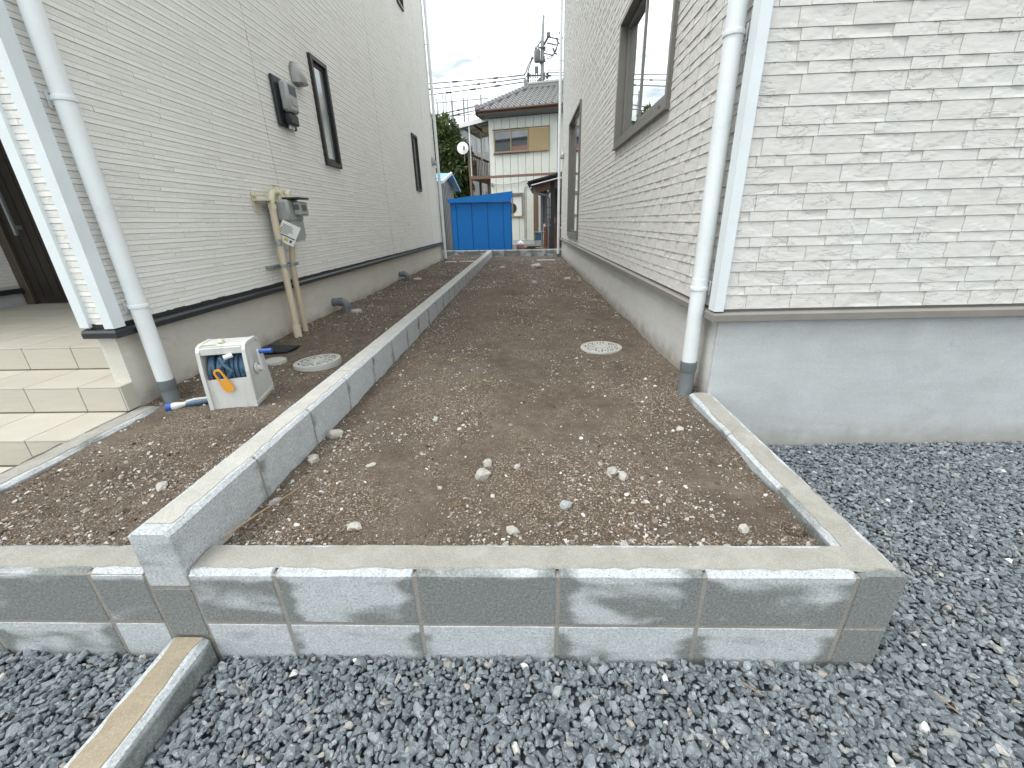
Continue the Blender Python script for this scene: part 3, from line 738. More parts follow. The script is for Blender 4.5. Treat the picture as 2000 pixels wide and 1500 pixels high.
def slider(hole, split, sill=True):
    u0, u1, z0, z1 = hole
    w = outer_frame(rh, u0-.012, u1+.012, z0-.012, z1+.012, .856, .962, .040, framegrey_m, 'window')
    sash('sash', w, u0+.03, split+.03, z0+.055, z1-.03, .897, 1, .034, framegrey_m, .04)
    sash('sash', w, split-.03, u1-.03, z0+.055, z1-.03, .928, 1, .034, framegrey_m, .04)
    MB().box((.858, u0+.03, z0+.028), (.895, u1-.03, z0+.05), .002).box((.895, u0+.03, z0+.03), (.95, u1-.03, z0+.042)).build('sill_track', framegrey_m, w)
    MB().box((.848, u0-.02, z0-.032), (.893, u1+.02, z0-.012), .002).build('sill', framegrey_m, w)
    MB().box((.853, u0+.12, z0+.005), (.857, u0+.15, z0+.02)).build('drain_cover', taupedk_m, w)
    MB().box((.965, u0-.01, z0-.01), (.97, u1+.01, z1+.01)).build('blind_back', taupedk_m, w)
slider(holesR[0], 3.27); slider(holesR[1], 8.2)

# ================================================================== LEFT HOUSE
lh = thing('house', 'white ribbed-siding house on the left with narrow black windows', 'house')
YE = 10.15
MB().box((-2.335, 1.178, -.2), (-2.239, YE-.02, .60)).build('foundation', foundL_m, lh)
MB().box((-9., 3.03, -.2), (-2.336, YE-.02, .60)).build('foundation', foundR_m, lh)
MB().box((-9., 1.2, -.2), (-4.90, 3.029, .60)).build('foundation', foundR_m, lh)
holesL = [(4.05, 4.40, 1.725, 2.685), (8.0, 8.35, 1.72, 2.68), (7.95, 8.30, 4.62, 5.5)]
m = MB()
for a, b, c, d in wall_holes(1.164, YE, .615, HT, holesL): m.quad((-2.209, a, c), (-2.209, b, c), (-2.209, b, d), (-2.209, a, d))
m.box((-2.345, 1.164, .615), (-2.24, 3.03, HT))                       # wing wall beside the porch
m.quad((-2.24, 1.164, .615), (-2.209, 1.164, .615), (-2.209, 1.164, HT), (-2.24, 1.164, HT))
m.quad((-2.209, YE, .0), (-9, YE, .0), (-9, YE, HT), (-2.209, YE, HT))
m.box((-9, 3.05, .60), (-2.36, 3.2, HT)); m.box((-9, 1.2, .60), (-4.885, 3.05, HT)); m.box((-4.885, 1.25, 2.85), (-2.346, 3.05, HT))
m.build('wall', back_m, lh)
MB().box((-9.05, 1.12, HT), (-2.16, YE+.05, HT+.16)).build('roof', black_m, lh)
MB().box((-4.88, 1.26, 2.80), (-2.347, 3.04, 2.848)).build('porch_ceiling', white_m, lh)
rr = random.Random(9)
def rib_rects(u0, u1, z0, z1, Lr=(.35, .95)):
    out = []; z = z0; row = 0; p = .0569
    while z < z1-.03:
        u = u0 - rr.uniform(0, .5)
        while u < u1:
            l = rr.uniform(*Lr); a, b = max(u, u0), min(u+l, u1)
            if b-a > .02:
                if (row + rr.randrange(2)*0) % 2 == 0 or True:
                    out.append((a+.0008, b-.0008, z+.0335, z+p-.0015, 'bar'))
            g = rr.choice((.0, .09, .14, .22)); u += l
            if g:
                a, b = max(u, u0), min(u+g, u1)
                if b-a > .01: out.append((a, b, z+.0335, z+p-.002, 'rough'))
                u += g
        u = u0 - rr.uniform(0, .4)
        while u < u1:
            l = rr.uniform(.22, .6); a, b = max(u, u0), min(u+l, u1)
            if b-a > .01: out.append((a+.0005, b-.0005, z+.001, z+.0310, 'rough'))
            u += l
        z += p; row += 1
    return out
sid = Siding(lh)
rects = []
for (a, b) in ((1.18, 3.02), (3.026, 6.05), (6.056, 9.08), (9.086, YE)): rects += rib_rects(a, b, .66, HT)
sid.face(clip_rects(rects, holesL), lambda u, z: (-2.209, u, z), (0, 1, 0), (1, 0, 0))
sid.face(rib_rects(-2.318, -2.205, .66, 3.2, (.2, .4)), lambda u, z: (u, 1.164, z), (1, 0, 0), (0, -1, 0))
sid.face(rib_rects(1.7, 3.05, .66, 2.8), lambda u, z: (-4.885, u, z), (0, 1, 0), (1, 0, 0))
sid.build({'bar': ((3, 1), 6, sid_bar_m, 'siding_bar'), 'rough': ((7, 2), 20, sid_rough_m, 'siding_strip')}, 300, 'siding_strips')
for y in (3.023, 6.053, 9.083): MB().box((-2.2088, y-.003, .66), (-2.2035, y+.003, HT)).build('sealant_joint', sealL_m, lh)
# black drip edge round the wing and along the side
for nm, prof in (('drip_edge', [(-.030, .592), (-.036, .597), (-.036, .622), (-.026, .634), (.004, .640), (.004, .592)]), ('shadow_gap', [(-.004, .640), (-.004, .664), (.010, .664), (.010, .640)])):
    m = MB(); n = len(prof); vs = []
    for kx in range(4):
        for d, z in prof:
            vs.append([(-2.357, 1.40, z), (-2.357 if nm == 'drip_edge' else -2.33, 1.164+d, z), (-2.209-d, 1.164+d, z), (-2.209-d, YE, z)][kx])
    fs = [(i*n+k, i*n+(k+1) % n, (i+1)*n+(k+1) % n, (i+1)*n+k) for i in range(1, 3) for k in range(n)] + [tuple(n+k for k in range(n)), tuple(3*n+k for k in range(n))]
    m.add(vs, fs).build(nm, black_m, lh)
MB().box((-4.87, 1.7, .592), (-4.845, 3.04, .636), .004).build('drip_edge', black_m, lh)
MB().prism([(-2.182, 1.137), (-2.232, 1.137), (-2.232, 1.1645), (-2.2095, 1.1645), (-2.2095, 1.205), (-2.182, 1.205)], 'z', .642, HT).build('corner_trim', white_m, lh)
MB().prism([(-2.366, 1.142), (-2.316, 1.142), (-2.316, 1.1635), (-2.3455, 1.1635), (-2.3455, 1.24), (-2.366, 1.24)], 'z', .648, HT).build('corner_trim', white_m, lh)
for hi_, (u0, u1, z0, z1) in enumerate(holesL):
    w = outer_frame(lh, u0-.012, u1+.012, z0-.012, z1+.012, -2.172, -2.285, .042, frame_m, 'window')
    f = MB(); t = .035; x0, x1 = -2.222, -2.200
    f.box((x0, u0+.03, z0+.03), (x1, u0+.03+t, z1-.03), .002); f.box((x0, u1-.03-t, z0+.03), (x1, u1-.03, z1-.03), .002)
    f.box((x0, u0+.03+t, z0+.03), (x1, u1-.03-t, z0+.065), .002); f.box((x0, u0+.03+t, z1-.065), (x1, u1-.03-t, z1-.03), .002)
    o = f.build('sash', frame_m, w)
    MB().box((-2.214, u0+.06, z0+.06), (-2.210, u1-.06, z1-.06)).build('pane', frost_m, o)
    MB().box((-2.29, u0, z0), (-2.286, u1, z1)).build('blind_back', frame_m, w)
# front door at the back of the porch
d = MB().box((-4.80, 3.0, .485), (-3.90, 3.04, 2.75), .004).build('door', door_m, lh)
m = MB(); [m.box((-4.80+.09*i, 2.996, .55), (-4.796+.09*i, 2.9995, 2.7)) for i in range(1, 10)]; m.build('groove', frame_m, d)
MB().box((-4.66, 2.93, 1.1), (-4.64, 2.96, 1.9), .004).box((-4.66, 2.96, 1.15), (-4.64, 3.0, 1.18)).box((-4.66, 2.96, 1.82), (-4.64, 3.0, 1.85)).build('handle', steel_m, d)
MB().box((-4.884, 2.97, .48), (-4.802, 3.045, 2.79), .004).box((-3.898, 2.97, .48), (-3.82, 3.045, 2.79), .004).box((-4.802, 2.97, 2.752), (-3.898, 3.045, 2.79)).build('door_frame', doorfr_m, lh)
MB().box((-3.818, 3.0, .60), (-2.346, 3.048, 2.8)).build('wall_panel', sid_rough_m, lh)

# tiled porch and steps
st = thing('entrance_steps', 'beige tiled porch steps beside the left house', 'steps', (-3.3, 1.1, 0))
m = MB(); g = .006
for (x0, x1, y0, y1, z) in ((-4.86, -2.345, 1.40+g, 2.995, .479-g), (-6.5, -2.255, 1.10+g, 1.40+g, .339-g), (-6.5, -2.255, .79+g, 1.10+g, .192-g), (-6.5, -2.25, .13, .79+g, .05-g)):
    m.box((x0+3.3, y0-1.1, -.2), (x1+3.3, y1-1.1, z))
m.build('step_core', grout_m, st)
TL = {}
def tile(x0, x1, y0, y1, z0, z1):
    k = (round(x1-x0, 3), round(y1-y0, 3), round(z1-z0, 3))
    if k not in TL: TL[k] = MB().box((-k[0]/2, -k[1]/2, -k[2]/2), (k[0]/2, k[1]/2, k[2]/2), .0012).mesh('tile', tile_m)
    link('tile', TL[k], st, ((x0+x1)/2+3.3, (y0+y1)/2-1.1, (z0+z1)/2))
jt = .0025
def xsplit(x1, xmin, j0=-2.47):
    xs = [x1]; x = j0
    while x > xmin: xs.append(x) if x1-x > .03 else None; x -= .303
    return list(zip(xs[1:], xs[:-1]))
for a, b in xsplit(-2.347, -4.9):
    tile(a+jt, b-jt, 1.400, 1.409, .345, .4685)
    for k in range(6):
        y0, y1 = (1.400, 1.70) if k == 0 else (1.70+.303*(k-1), min(1.70+.303*k, 2.99))
        if y1-y0 > .03: tile(a+jt, b-jt, y0+(0 if k == 0 else jt), y1-jt, .470, .479)
for lo, (zt, zb, y0, y1, xr) in enumerate(((.339, .1985, 1.10, 1.40, -2.242), (.192, .0565, .79, 1.10, -2.25))):
    for a, b in xsplit(xr, -5.2):
        tile(a+jt, b-jt, y0, y1-jt, zt-.009, zt); tile(a+jt, b-jt, y0, y0+.009, zb, zt-.0105)
    tile(xr-.0005, xr+.0075, y0+.001, y0+.075, zb, zt)
for a, b in xsplit(-2.25, -5.2):
    for k in range(3): tile(a+jt, b-jt, max(.79-.303*(k+1), .13)+jt, .79-.303*k-jt, .041, .05)

# ================================================================== DRAINPIPES
def ring_pts(c, r, n=20, plane='z'):
    return [(c[0]+r*math.cos(2*math.pi*i/n), c[1]+r*math.sin(2*math.pi*i/n), c[2]) for i in range(n+1)]
def drainpipe(label, x, y, r, zb, zg, zt, wall_x, brackets, couplers=()):
    t = thing('drainpipe', label, 'drainpipe', (x, y, zb), group='white drainpipes on the houses')
    MB().tube([(0, 0, zg-zb-.03), (0, 0, zt-zb)], r, 20).build('pipe', pipe_m, t, True)
    MB().lathe([(r*.98, zg-.055-zb), (r*1.06, zg-.055-zb), (r*1.12, zg-.05-zb), (r*1.12, zg+.002-zb), (r*1.0, zg+.004-zb)], seg=20).build('socket', greypvc_m, t, True)
    MB().lathe([(0, -.05), (r*1.06, -.05), (r*1.06, .008), (r*1.0, .014), (r*1.0, zg-.05-zb)], seg=20).build('shoe', greypvc_m, t, True)
    s = 1 if wall_x > x else -1
    for bz in brackets:
        b = MB(); b.lathe([(r*1.0, -.011), (r*1.13, -.009), (r*1.17, 0), (r*1.13, .009), (r*1.0, .011)], (0, 0, bz-zb), 20)
        b.tube([(s*r, 0, bz-zb), (wall_x-x-s*.004, .004, bz-zb)], .009, 8)
        b.box((min(wall_x-x, wall_x-x-s*.006), -.012, bz-zb-.035), (max(wall_x-x, wall_x-x-s*.006), .020, bz-zb+.035), .002)
        o = b.build('bracket', pipe_m, t, True)
        for q in (-.024, .024): MB().tube([(wall_x-x-s*.0055, .004, bz-zb+q), (wall_x-x-s*.0075, .004, bz-zb+q)], .004, 8).build('screw', steel_m, o)
    for cz in couplers: MB().lathe([(r, -.022), (r*1.05, -.022), (r*1.05, .022), (r, .022)], (0, 0, cz-zb), 20).build('coupling', pipe_m, t, True)
    return t
drainpipe('thick white drainpipe at the right house corner, grey at its foot', .824, 1.352, .039, .145, .345, 6.05, .877, (.748, 1.815, 3.0, 4.4), (.775,))
drainpipe('white drainpipe leaning into view at the left house front corner', -2.130, 1.262, .040, .17, .315, 6.05, -2.201, (.735, 1.66, 2.8, 4.2), (.76,))
drainpipe('thin far white drainpipe at the back corner of the right house', .805, 11.02, .034, .13, .24, 6.05, .877, (.9, 2.1, 3.3, 4.6))
drainpipe('thin far white drainpipe at the back corner of the left house', -2.125, 10.05, .034, .15, .26, 6.05, -2.201, (.85, 2.1, 3.4, 4.7))

# ================================================================== LEFT WALL FITTINGS
def vent_hood(label, x, y, z, s, w, h, d, mat):
    t = thing('vent_hood', label, 'vent', (x, y, z), group='round vent hoods on the walls')
    m = MB(); n = 9; vs = []; rows = 7
    for j in range(rows):
        a = math.pi/2*j/(rows-1)
        for i in range(n):
            b = math.pi*i/(n-1)
            vs.append((s*d*math.sin(b)*(.25+.75*math.cos(a)) if j else s*d*math.sin(b), -w/2*math.cos(b)*(1 if j < 3 else math.cos((j-2)/(rows-3)*math.pi/2*.92)**.6), h*j/(rows-1)))
    fs = [(j*n+i, j*n+i+1, (j+1)*n+i+1, (j+1)*n+i) for j in range(rows-1) for i in range(n-1)]
    fs.append(tuple(range(n)))
    m.add(vs, fs).build('hood', mat, t, True)
    k = 16; vs = [(s*.004, w*.56*math.cos(2*math.pi*i/k), h*.48+h*.60*math.sin(2*math.pi*i/k)) for i in range(k)] + [(-s*.004, w*.56*math.cos(2*math.pi*i/k), h*.48+h*.60*math.sin(2*math.pi*i/k)) for i in range(k)]
    MB().add(vs, [tuple(range(k)), tuple(range(2*k-1, k-1, -1))] + [(i, (i+1) % k, k+(i+1) % k, k+i) for i in range(k)]).build('flange', mat, t)
    MB().tube([(s*d*.45, 0, -.001), (s*d*.45, 0, -.016)], .012, 8).build('drip_lip', mat, t)
    return t
vent_hood('grey metal vent hood above the electric meter', -2.198, 3.70, 2.345, 1, .175, .165, .105, sheetgrey_m)
vent_hood('small far vent hood near the back corner of the left house', -2.198, 9.78, 2.36, 1, .15, .15, .10, sheetgrey_m)
vent_hood('small far vent hood near the back corner of the right house', .876, 10.62, 2.50, -1, .15, .15, .10, sheetgrey_m)

t = thing('electric_meter', 'electric meter with clear cover on black board', 'electric meter', (-2.2, 3.35, 1.925))
MB().box((0, -.14, 0), (.030, .14, .375), .008).build('mounting_board', black_m, t)
MB().box((.032, -.085, .115), (.112, .085, .345), .02).build('meter_body', clear_m, t, True)
MB().box((.1125, -.06, .245), (.116, .06, .315), .003).build('display', ink_m, t)
MB().box((.1125, -.04, .165), (.118, .04, .215), .003).build('name_plate', gasgrey_m, t)
MB().box((.032, -.075, .02), (.092, .075, .112), .012).build('terminal_cover', black_m, t, True)
MB().tube([(.045, .03, .019), (.045, .03, -.008)], .012, 8).tube([(.045, -.02, .019), (.045, -.02, -.008)], .012, 8).build('gland', paper_m, t)

t = thing('gas_meter', 'grey gas meter on cream pipes with paper tag', 'gas meter', (-2.2, 2.75, .2))
gm = MB().box((.035, .0, .945), (.185, .235, 1.115), .018).build('meter_body', gasgrey_m, t, True)
MB().prism([(.02, .82), (.06, .79), (.19, .79), (.225, .83), (.225, .955), (.02, .955)], 'x', .045, .175).build('diaphragm_case', gasgrey_m, t)
for k in range(5): MB().tube([(.043, .04+.04*k, .958), (.180, .04+.04*k, .958)], .006, 6).build('bolt_rib', gasgrey_m, t)
dm = MB().box((.187, .075, .995), (.245, .215, 1.10), .008).build('counter_housing', gasgrey_m, t)
MB().box((.190, .0735, 1.035), (.240, .0748, 1.075)).box((.2452, .11, 1.03), (.2465, .18, 1.075)).build('counter_window', ink_m, dm)
MB().box((.13, .03, 1.117), (.275, .20, 1.132), .004).build('sun_lid', black_m, t)
MB().tube([(.09, -.10, .02), (.09, -.085, .55), (.085, -.055, 1.09)], .027, 14).build('riser_pipe', cream_m, t, True)
MB().tube([(.09, -.10, -.03), (.09, -.10, .10)], .034, 14).build('pipe_sleeve', ivory_m, t, True)
MB().tube([(.055, .10, -.03), (.055, .11, .55), (.09, .12, .80)], .025, 14).build('riser_pipe', cream_m, t, True)
MB().tube([(.085, -.056, 1.05), (.085, -.05, 1.10), (.085, -.02, 1.165), (.09, .03, 1.175), (.10, .07, 1.165), (.10, .075, 1.11)], .026, 12).build('inlet_elbow', ivory_m, t, True)
MB().tube([(.11, .165, 1.11), (.11, .165, 1.16), (.11, .19, 1.18), (.06, .21, 1.18), (.0, .21, 1.18)], .023, 12).build('outlet_elbow', ivory_m, t, True)
for (y, z, r) in ((-.053, 1.06, .034), (.074, 1.125, .034), (.165, 1.125, .032)):
    MB().lathe([(0, -.016), (r, -.016), (r, .016), (0, .016)], (.085 if y < .1 else .11, y, z), 6).build('union_nut', ivory_m, t)
MB().tube([(.10, .01, 1.175), (.10, .01, 1.225)], .012, 8).box((.085, -.02, 1.215), (.115, .05, 1.228), .003).build('stop_cock', ivory_m, t)
MB().box((0, -.165, 1.02), (.006, -.105, 1.165), .002).box((.0, -.165, 1.135), (.10, -.13, 1.150), .002).box((.004, -.165, 1.10), (.10, .17, 1.112), .002).build('wall_bracket', ivory_m, t)
MB().box((.0, -.20, .595), (.055, .17, .612), .002).build('clamp_bar', zinc_m, t)
for (x, y) in ((.09, -.083), (.058, .112)):
    MB().lathe([(.026, -.012), (.034, -.012), (.034, .012), (.026, .012)], (x, y, .603), 14).box((x+.028, y-.012, .592), (x+.052, y+.012, .614), .002).build('pipe_clamp', zinc_m, t)
MB().lathe([(.0275, -.022), (.029, -.022), (.029, .022), (.0275, .022)], (.09, -.087, .79), 14).build('silver_tape', zinc_m, t)
# paper tag tied to the case, tilted, on the side that faces the lane
tg = bpy.data.objects.new('paper_tag', None)
m = MB().box((-.07, -.0012, -.085), (.07, .0012, .085)).mesh('paper_tag', paper_m)
tg = link('paper_tag', m, t, (.150, -.020, .855), (rad(6), rad(30), rad(32)))
ik = MB(); r5 = random.Random(3)
for k in range(7):
    zz = .055-.011*k; ik.box((-.058, -.0026, zz), (-.058+r5.uniform(.06, .105), -.0016, zz+.004))
ik.box((-.062, -.0026, -.032), (.062, -.0016, -.022)); ik.box((-.05, -.0026, -.058), (-.035, -.0016, -.04)); ik.box((.03, -.0026, -.066), (.048, -.0016, -.042))
ik.build('tag_lettering', ink_m, tg)
MB().box((-.012, -.0026, -.064), (.02, -.0016, -.042)).box((-.064, -.0026, .0), (-.054, -.0016, .03)).build('tag_mark', yellow_m, tg)

def elbow(label, y, z, out, zb):
    t = thing('drain_elbow', label, 'pipe', (-2.24, y, z), group='grey drain elbows on the foundation'); r = .043
    c = [(out-.05+.05*math.sin(a), 0, -.05+.05*math.cos(a)) for a in [math.pi/2*i/6 for i in range(7)]]
    MB().tube([(-.02, 0, 0)] + c + [(out, 0, zb-z-.03)], r, 16).build('pipe', greypvc_m, t, True)
    MB().tube([(out-.075, 0, 0), (out-.045, 0, 0)], r*1.12, 16).build('socket', greypvc_m, t, True)
    MB().tube([(out, 0, -.045), (out, 0, -.085)], r*1.12, 16).build('socket', greypvc_m, t, True)
elbow('larger nearer grey drain elbow leaving the left foundation', 3.70, .315, .15, .19)
elbow('farther grey drain elbow leaving the left foundation', 6.30, .315, .14, .19)

# ================================================================== LIDS
def lid(name, label, x, y, z, r, tilt=(0, 0), holes=True, mat=lid_m, group=None):
    t = thing(name, label, 'drain cover', (x, y, z), group=group); t.rotation_euler = (tilt[0], tilt[1], rad(20))
    MB().lathe([(r*.93, .012), (r*.95, .016), (r, .014), (r*1.02, .004), (r*1.02, -.03)], seg=40).build('rim', mat, t, True)
    MB().lathe([(0, .013), (r*.3, .013), (r*.93, .011), (r*.935, -.02)], seg=40).build('cover', mat, t, True)
    if holes:
        h = MB()
        for ring, n in ((.40, 16), (.53, 22), (.66, 28), (.78, 34)):
            for i in range(n):
                if i % (n//(8 if ring > .45 else 4)) == 0: continue
                a = 2*math.pi*i/n; c = (r*ring*math.cos(a), r*ring*math.sin(a)); q = r*.042
                h.lathe([(0, .0138), (q, .0138), (q, .011)], (c[0], c[1], .0003), 6)
        h.build('holes', lidhole_m, t)
        m = MB()
        for k in range(8):
            a = math.pi/4*k+.02; u = (math.cos(a), math.sin(a)); p = (-u[1], u[0])
            m.add([(u[0]*q+p[0]*w, u[1]*q+p[1]*w, .0145) for q, w in ((r*.14, -.003), (r*.90, -.006), (r*.90, .006), (r*.14, .003))], [(0, 1, 2, 3)])
        m.lathe([(0, .0150), (r*.22, .0150), (r*.24, .012)], seg=20).build('spokes', mat, t)
    return t
lid('drain_cover', 'pale round perforated drain cover in the middle soil strip', .503, 2.272, float(dirt_z(np.array(.503), np.array(2.272)))+.002, .158, group='perforated drain covers')
lid('drain_cover', 'tilted grey perforated drain cover against the dividing kerb', -1.555, 1.86, .212, .155, (rad(-2), rad(-3)), group='perforated drain covers')
lid('small_cover', 'small plain round cover behind the hose reel', -1.885, 1.90, .205, .075, holes=False)
lid('small_cover', 'small flat cover at the foot of the nearer drain elbow', -2.0, 3.72, .203, .06, holes=False)
lid('small_cover', 'small flat cover at the foot of the farther drain elbow', -1.97, 6.45, .203, .07, holes=False)
t = MB().prism([(-.13, -.09), (.10, -.11), (.14, .07), (-.09, .10)], 'z', 0, .012).build('rubber_sheet', rubber_m); t.location = (-2.035, 2.20, .212); t.rotation_euler = (0, rad(4), rad(10))
tag(t, 'black rubber sheet lying on soil behind the hose reel', 'rubber sheet')
for lab, x, y, z, L in (('short white plastic strip near the left far drainpipe', -1.93, 9.62, .205, .28), ('long white plastic strip left of the kerb end', -1.50, 9.62, .205, .42), ('white plastic strip near the right far drainpipe', .42, 9.9, .165, .46)):
    o = MB().box((-L/2, -.022, 0), (L/2, .022, .020), .004).build('plastic_strip', pipe_m); o.location = (x, y, z); o.rotation_euler = (0, 0, rad(-4)); tag(o, lab, 'plastic strip', 'white strips on the far soil')

# ================================================================== HOSE REEL
t = thing('hose_reel', 'weathered white hose reel box with blue hose', 'hose reel', (-1.712, 1.275, .186), rad(13.6))
W2 = .112
side = [(-.138, 0), (-.128, .20), (-.112, .318), (-.095, .342), (-.06, .352), (.055, .352), (.082, .336), (.096, .30), (.140, .05), (.140, 0)]
inner = [(-.126, .012), (-.116, .20), (-.102, .312), (-.088, .332), (-.058, .341), (.052, .341), (.074, .328), (.086, .296), (.128, .05), (.128, .012)]
for s in (-1, 1):
    m = MB().prism(side, 'x', min(s*W2, s*(W2-.012)), max(s*W2, s*(W2-.012)))
    o = m.build('side_panel', reel_m, t)
    n = len(side); vs = [(s*(W2+.006), a, b) for a, b in side] + [(s*(W2+.006), a*.93, .02+b*.9) for a, b in side] + [(s*W2, a, b) for a, b in side] + [(s*W2, a*.93, .02+b*.9) for a, b in side]
    fs = []
    for i in range(n):
        j = (i+1) % n; fs += [(i, j, n+j, n+i), (i, j, 2*n+j, 2*n+i), (n+i, n+j, 3*n+j, 3*n+i)]
    MB().add(vs, fs).build('side_rim', reel_m, t)
wi = W2-.012
m = MB()
for (a, b), (c, d) in zip(inner[3:9], inner[4:10]):
    m.add([(-wi, a, b), (wi, a, b), (wi, c, d), (-wi, c, d), (-wi, a, b+.008), (wi, a, b+.008), (wi, c, d+.008), (-wi, c, d+.008)], [(0, 1, 2, 3), (4, 5, 6, 7), (0, 1, 5, 4), (2, 3, 7, 6)])
m.build('top_cover', reel_m, t, True)
MB().add([(-wi, -.128, .0), (wi, -.128, .0), (wi, -.120, .165), (-wi, -.120, .165), (-wi, -.112, .0), (wi, -.112, .0), (wi, -.104, .165), (-wi, -.104, .165)],
         [(0, 1, 2, 3), (7, 6, 5, 4), (3, 2, 6, 7), (0, 1, 5, 4)]).build('front_panel', reel_m, t)
MB().box((-wi, -.108, .300), (wi, -.094, .338), .003).build('front_lintel', reel_m, t)
MB().box((-wi, .02, .02), (wi, .03, .30)).build('inner_wall', darkin_m, t)
MB().tube([(-wi, -.02, .19), (wi, -.02, .19)], .05, 16).build('drum', darkin_m, t)
r6 = random.Random(8)
hm = MB()
for lay, rr_ in enumerate((.062, .082)):
    for k in range(9):
        x = -wi+.014+k*.0215+r6.uniform(-.003, .003)+lay*.006
        if x > wi-.01: continue
        tilt = r6.uniform(-.010, .010)
        hm.tube([(x+tilt*math.sin(a*1.), -.02+rr_*math.cos(a), .205+rr_*math.sin(a)) for a in [2*math.pi*i/20 for i in range(21)]], .0105, 8, False)
hm.tube([(-.01, -.112, .285), (.0, -.122, .25), (.03, -.118, .21), (.0, -.112, .17)], .0105, 8); hm.tube([(.05, -.108, .29), (.015, -.116, .27), (-.03, -.112, .22)], .0105, 8)
hm.build('hose', hose_m, t, True)
o = MB().tube([(.05, -.108, .293), (.012, -.122, .285)], .0125, 10).build('hose_end', paper_m, t, True)
# orange hanging clip with a slot
k = 14; outr = []; inn = []
for i in range(k+1): a = math.pi*i/k; outr.append((.021*math.cos(a), .048+.021*math.sin(a))); inn.append((.0125*math.cos(a), .046+.0125*math.sin(a)))
for i in range(k+1): a = math.pi+math.pi*i/k; outr.append((.025*math.cos(a), -.048+.022*math.sin(a))); inn.append((.0125*math.cos(a), .008+.010*math.sin(a)))
vs = []; fs = []; n = len(outr)
for y in (-.004, .004): vs += [(a, y, b) for a, b in outr]; vs += [(a, y, b) for a, b in inn]
for i in range(n):
    j = (i+1) % n; fs += [(i, j, n+j, n+i), (2*n+i, 3*n+i, 3*n+j, 2*n+j), (i, 2*n+i, 2*n+j, j), (n+i, n+j, 3*n+j, 3*n+i)]
o = MB().add(vs, fs).build('orange_clip', orange_m, t); o.location = (-.012, -.140, .165); o.rotation_euler = (rad(4), rad(-17), 0); o['label'] = 'orange plastic hanging clip'
# crank on the right side
ck = MB().tube([(W2+.006, -.03, .19), (W2+.018, -.03, .19)], .03, 16).tube([(W2+.018, -.03, .19), (W2+.034, -.03, .19)], .018, 12).build('crank_hub', reel_m, t, True)
MB().box((W2+.030, -.043, .175), (W2+.042, -.015, .295), .004).build('crank_arm', reel_m, t)
MB().tube([(W2+.036, -.028, .282), (W2+.105, -.028, .282)], .0135, 12).build('crank_grip', bluegrip_m, t, True)
MB().tube([(-.012, -.055, .349), (-.008, -.045, .366)], .016, 10).tube([(-.03, -.075, .351), (-.10, -.078, .350)], .004, 6).build('tap_nipple', ivory_m, t, True)
t = thing('hose_nozzle', 'blue and white spray nozzle lying beside hose reel', 'hose nozzle', (-1.985, 1.165, .200), rad(23))
MB().tube([(-.075, 0, 0), (-.05, 0, 0)], [.025, .022], 14).build('spray_head', bluegrip_m, t, True)
MB().tube([(-.05, 0, 0), (-.03, 0, 0), (.0, 0, .004), (.02, 0, .006)], [.021, .022, .014, .013], 14).build('body', reel_m, t, True)
MB().tube([(.015, 0, .004), (.05, 0, .002), (.10, 0, .004), (.13, 0, .006)], [.014, .017, .017, .015], 14).build('grip', hose_m, t, True)
MB().tube([(.02, 0, .017), (.06, 0, .024), (.12, 0, .022)], .008, 8).build('trigger', reel_m, t, True)
MB().tube([(.13, 0, .006), (.155, 0, .007)], .017, 12).build('collar', rubber_m, t, True)
MB().tube([(.155, 0, .007), (.20, .01, .01)], .0125, 10).build('hose_tail', reel_m, t, True)

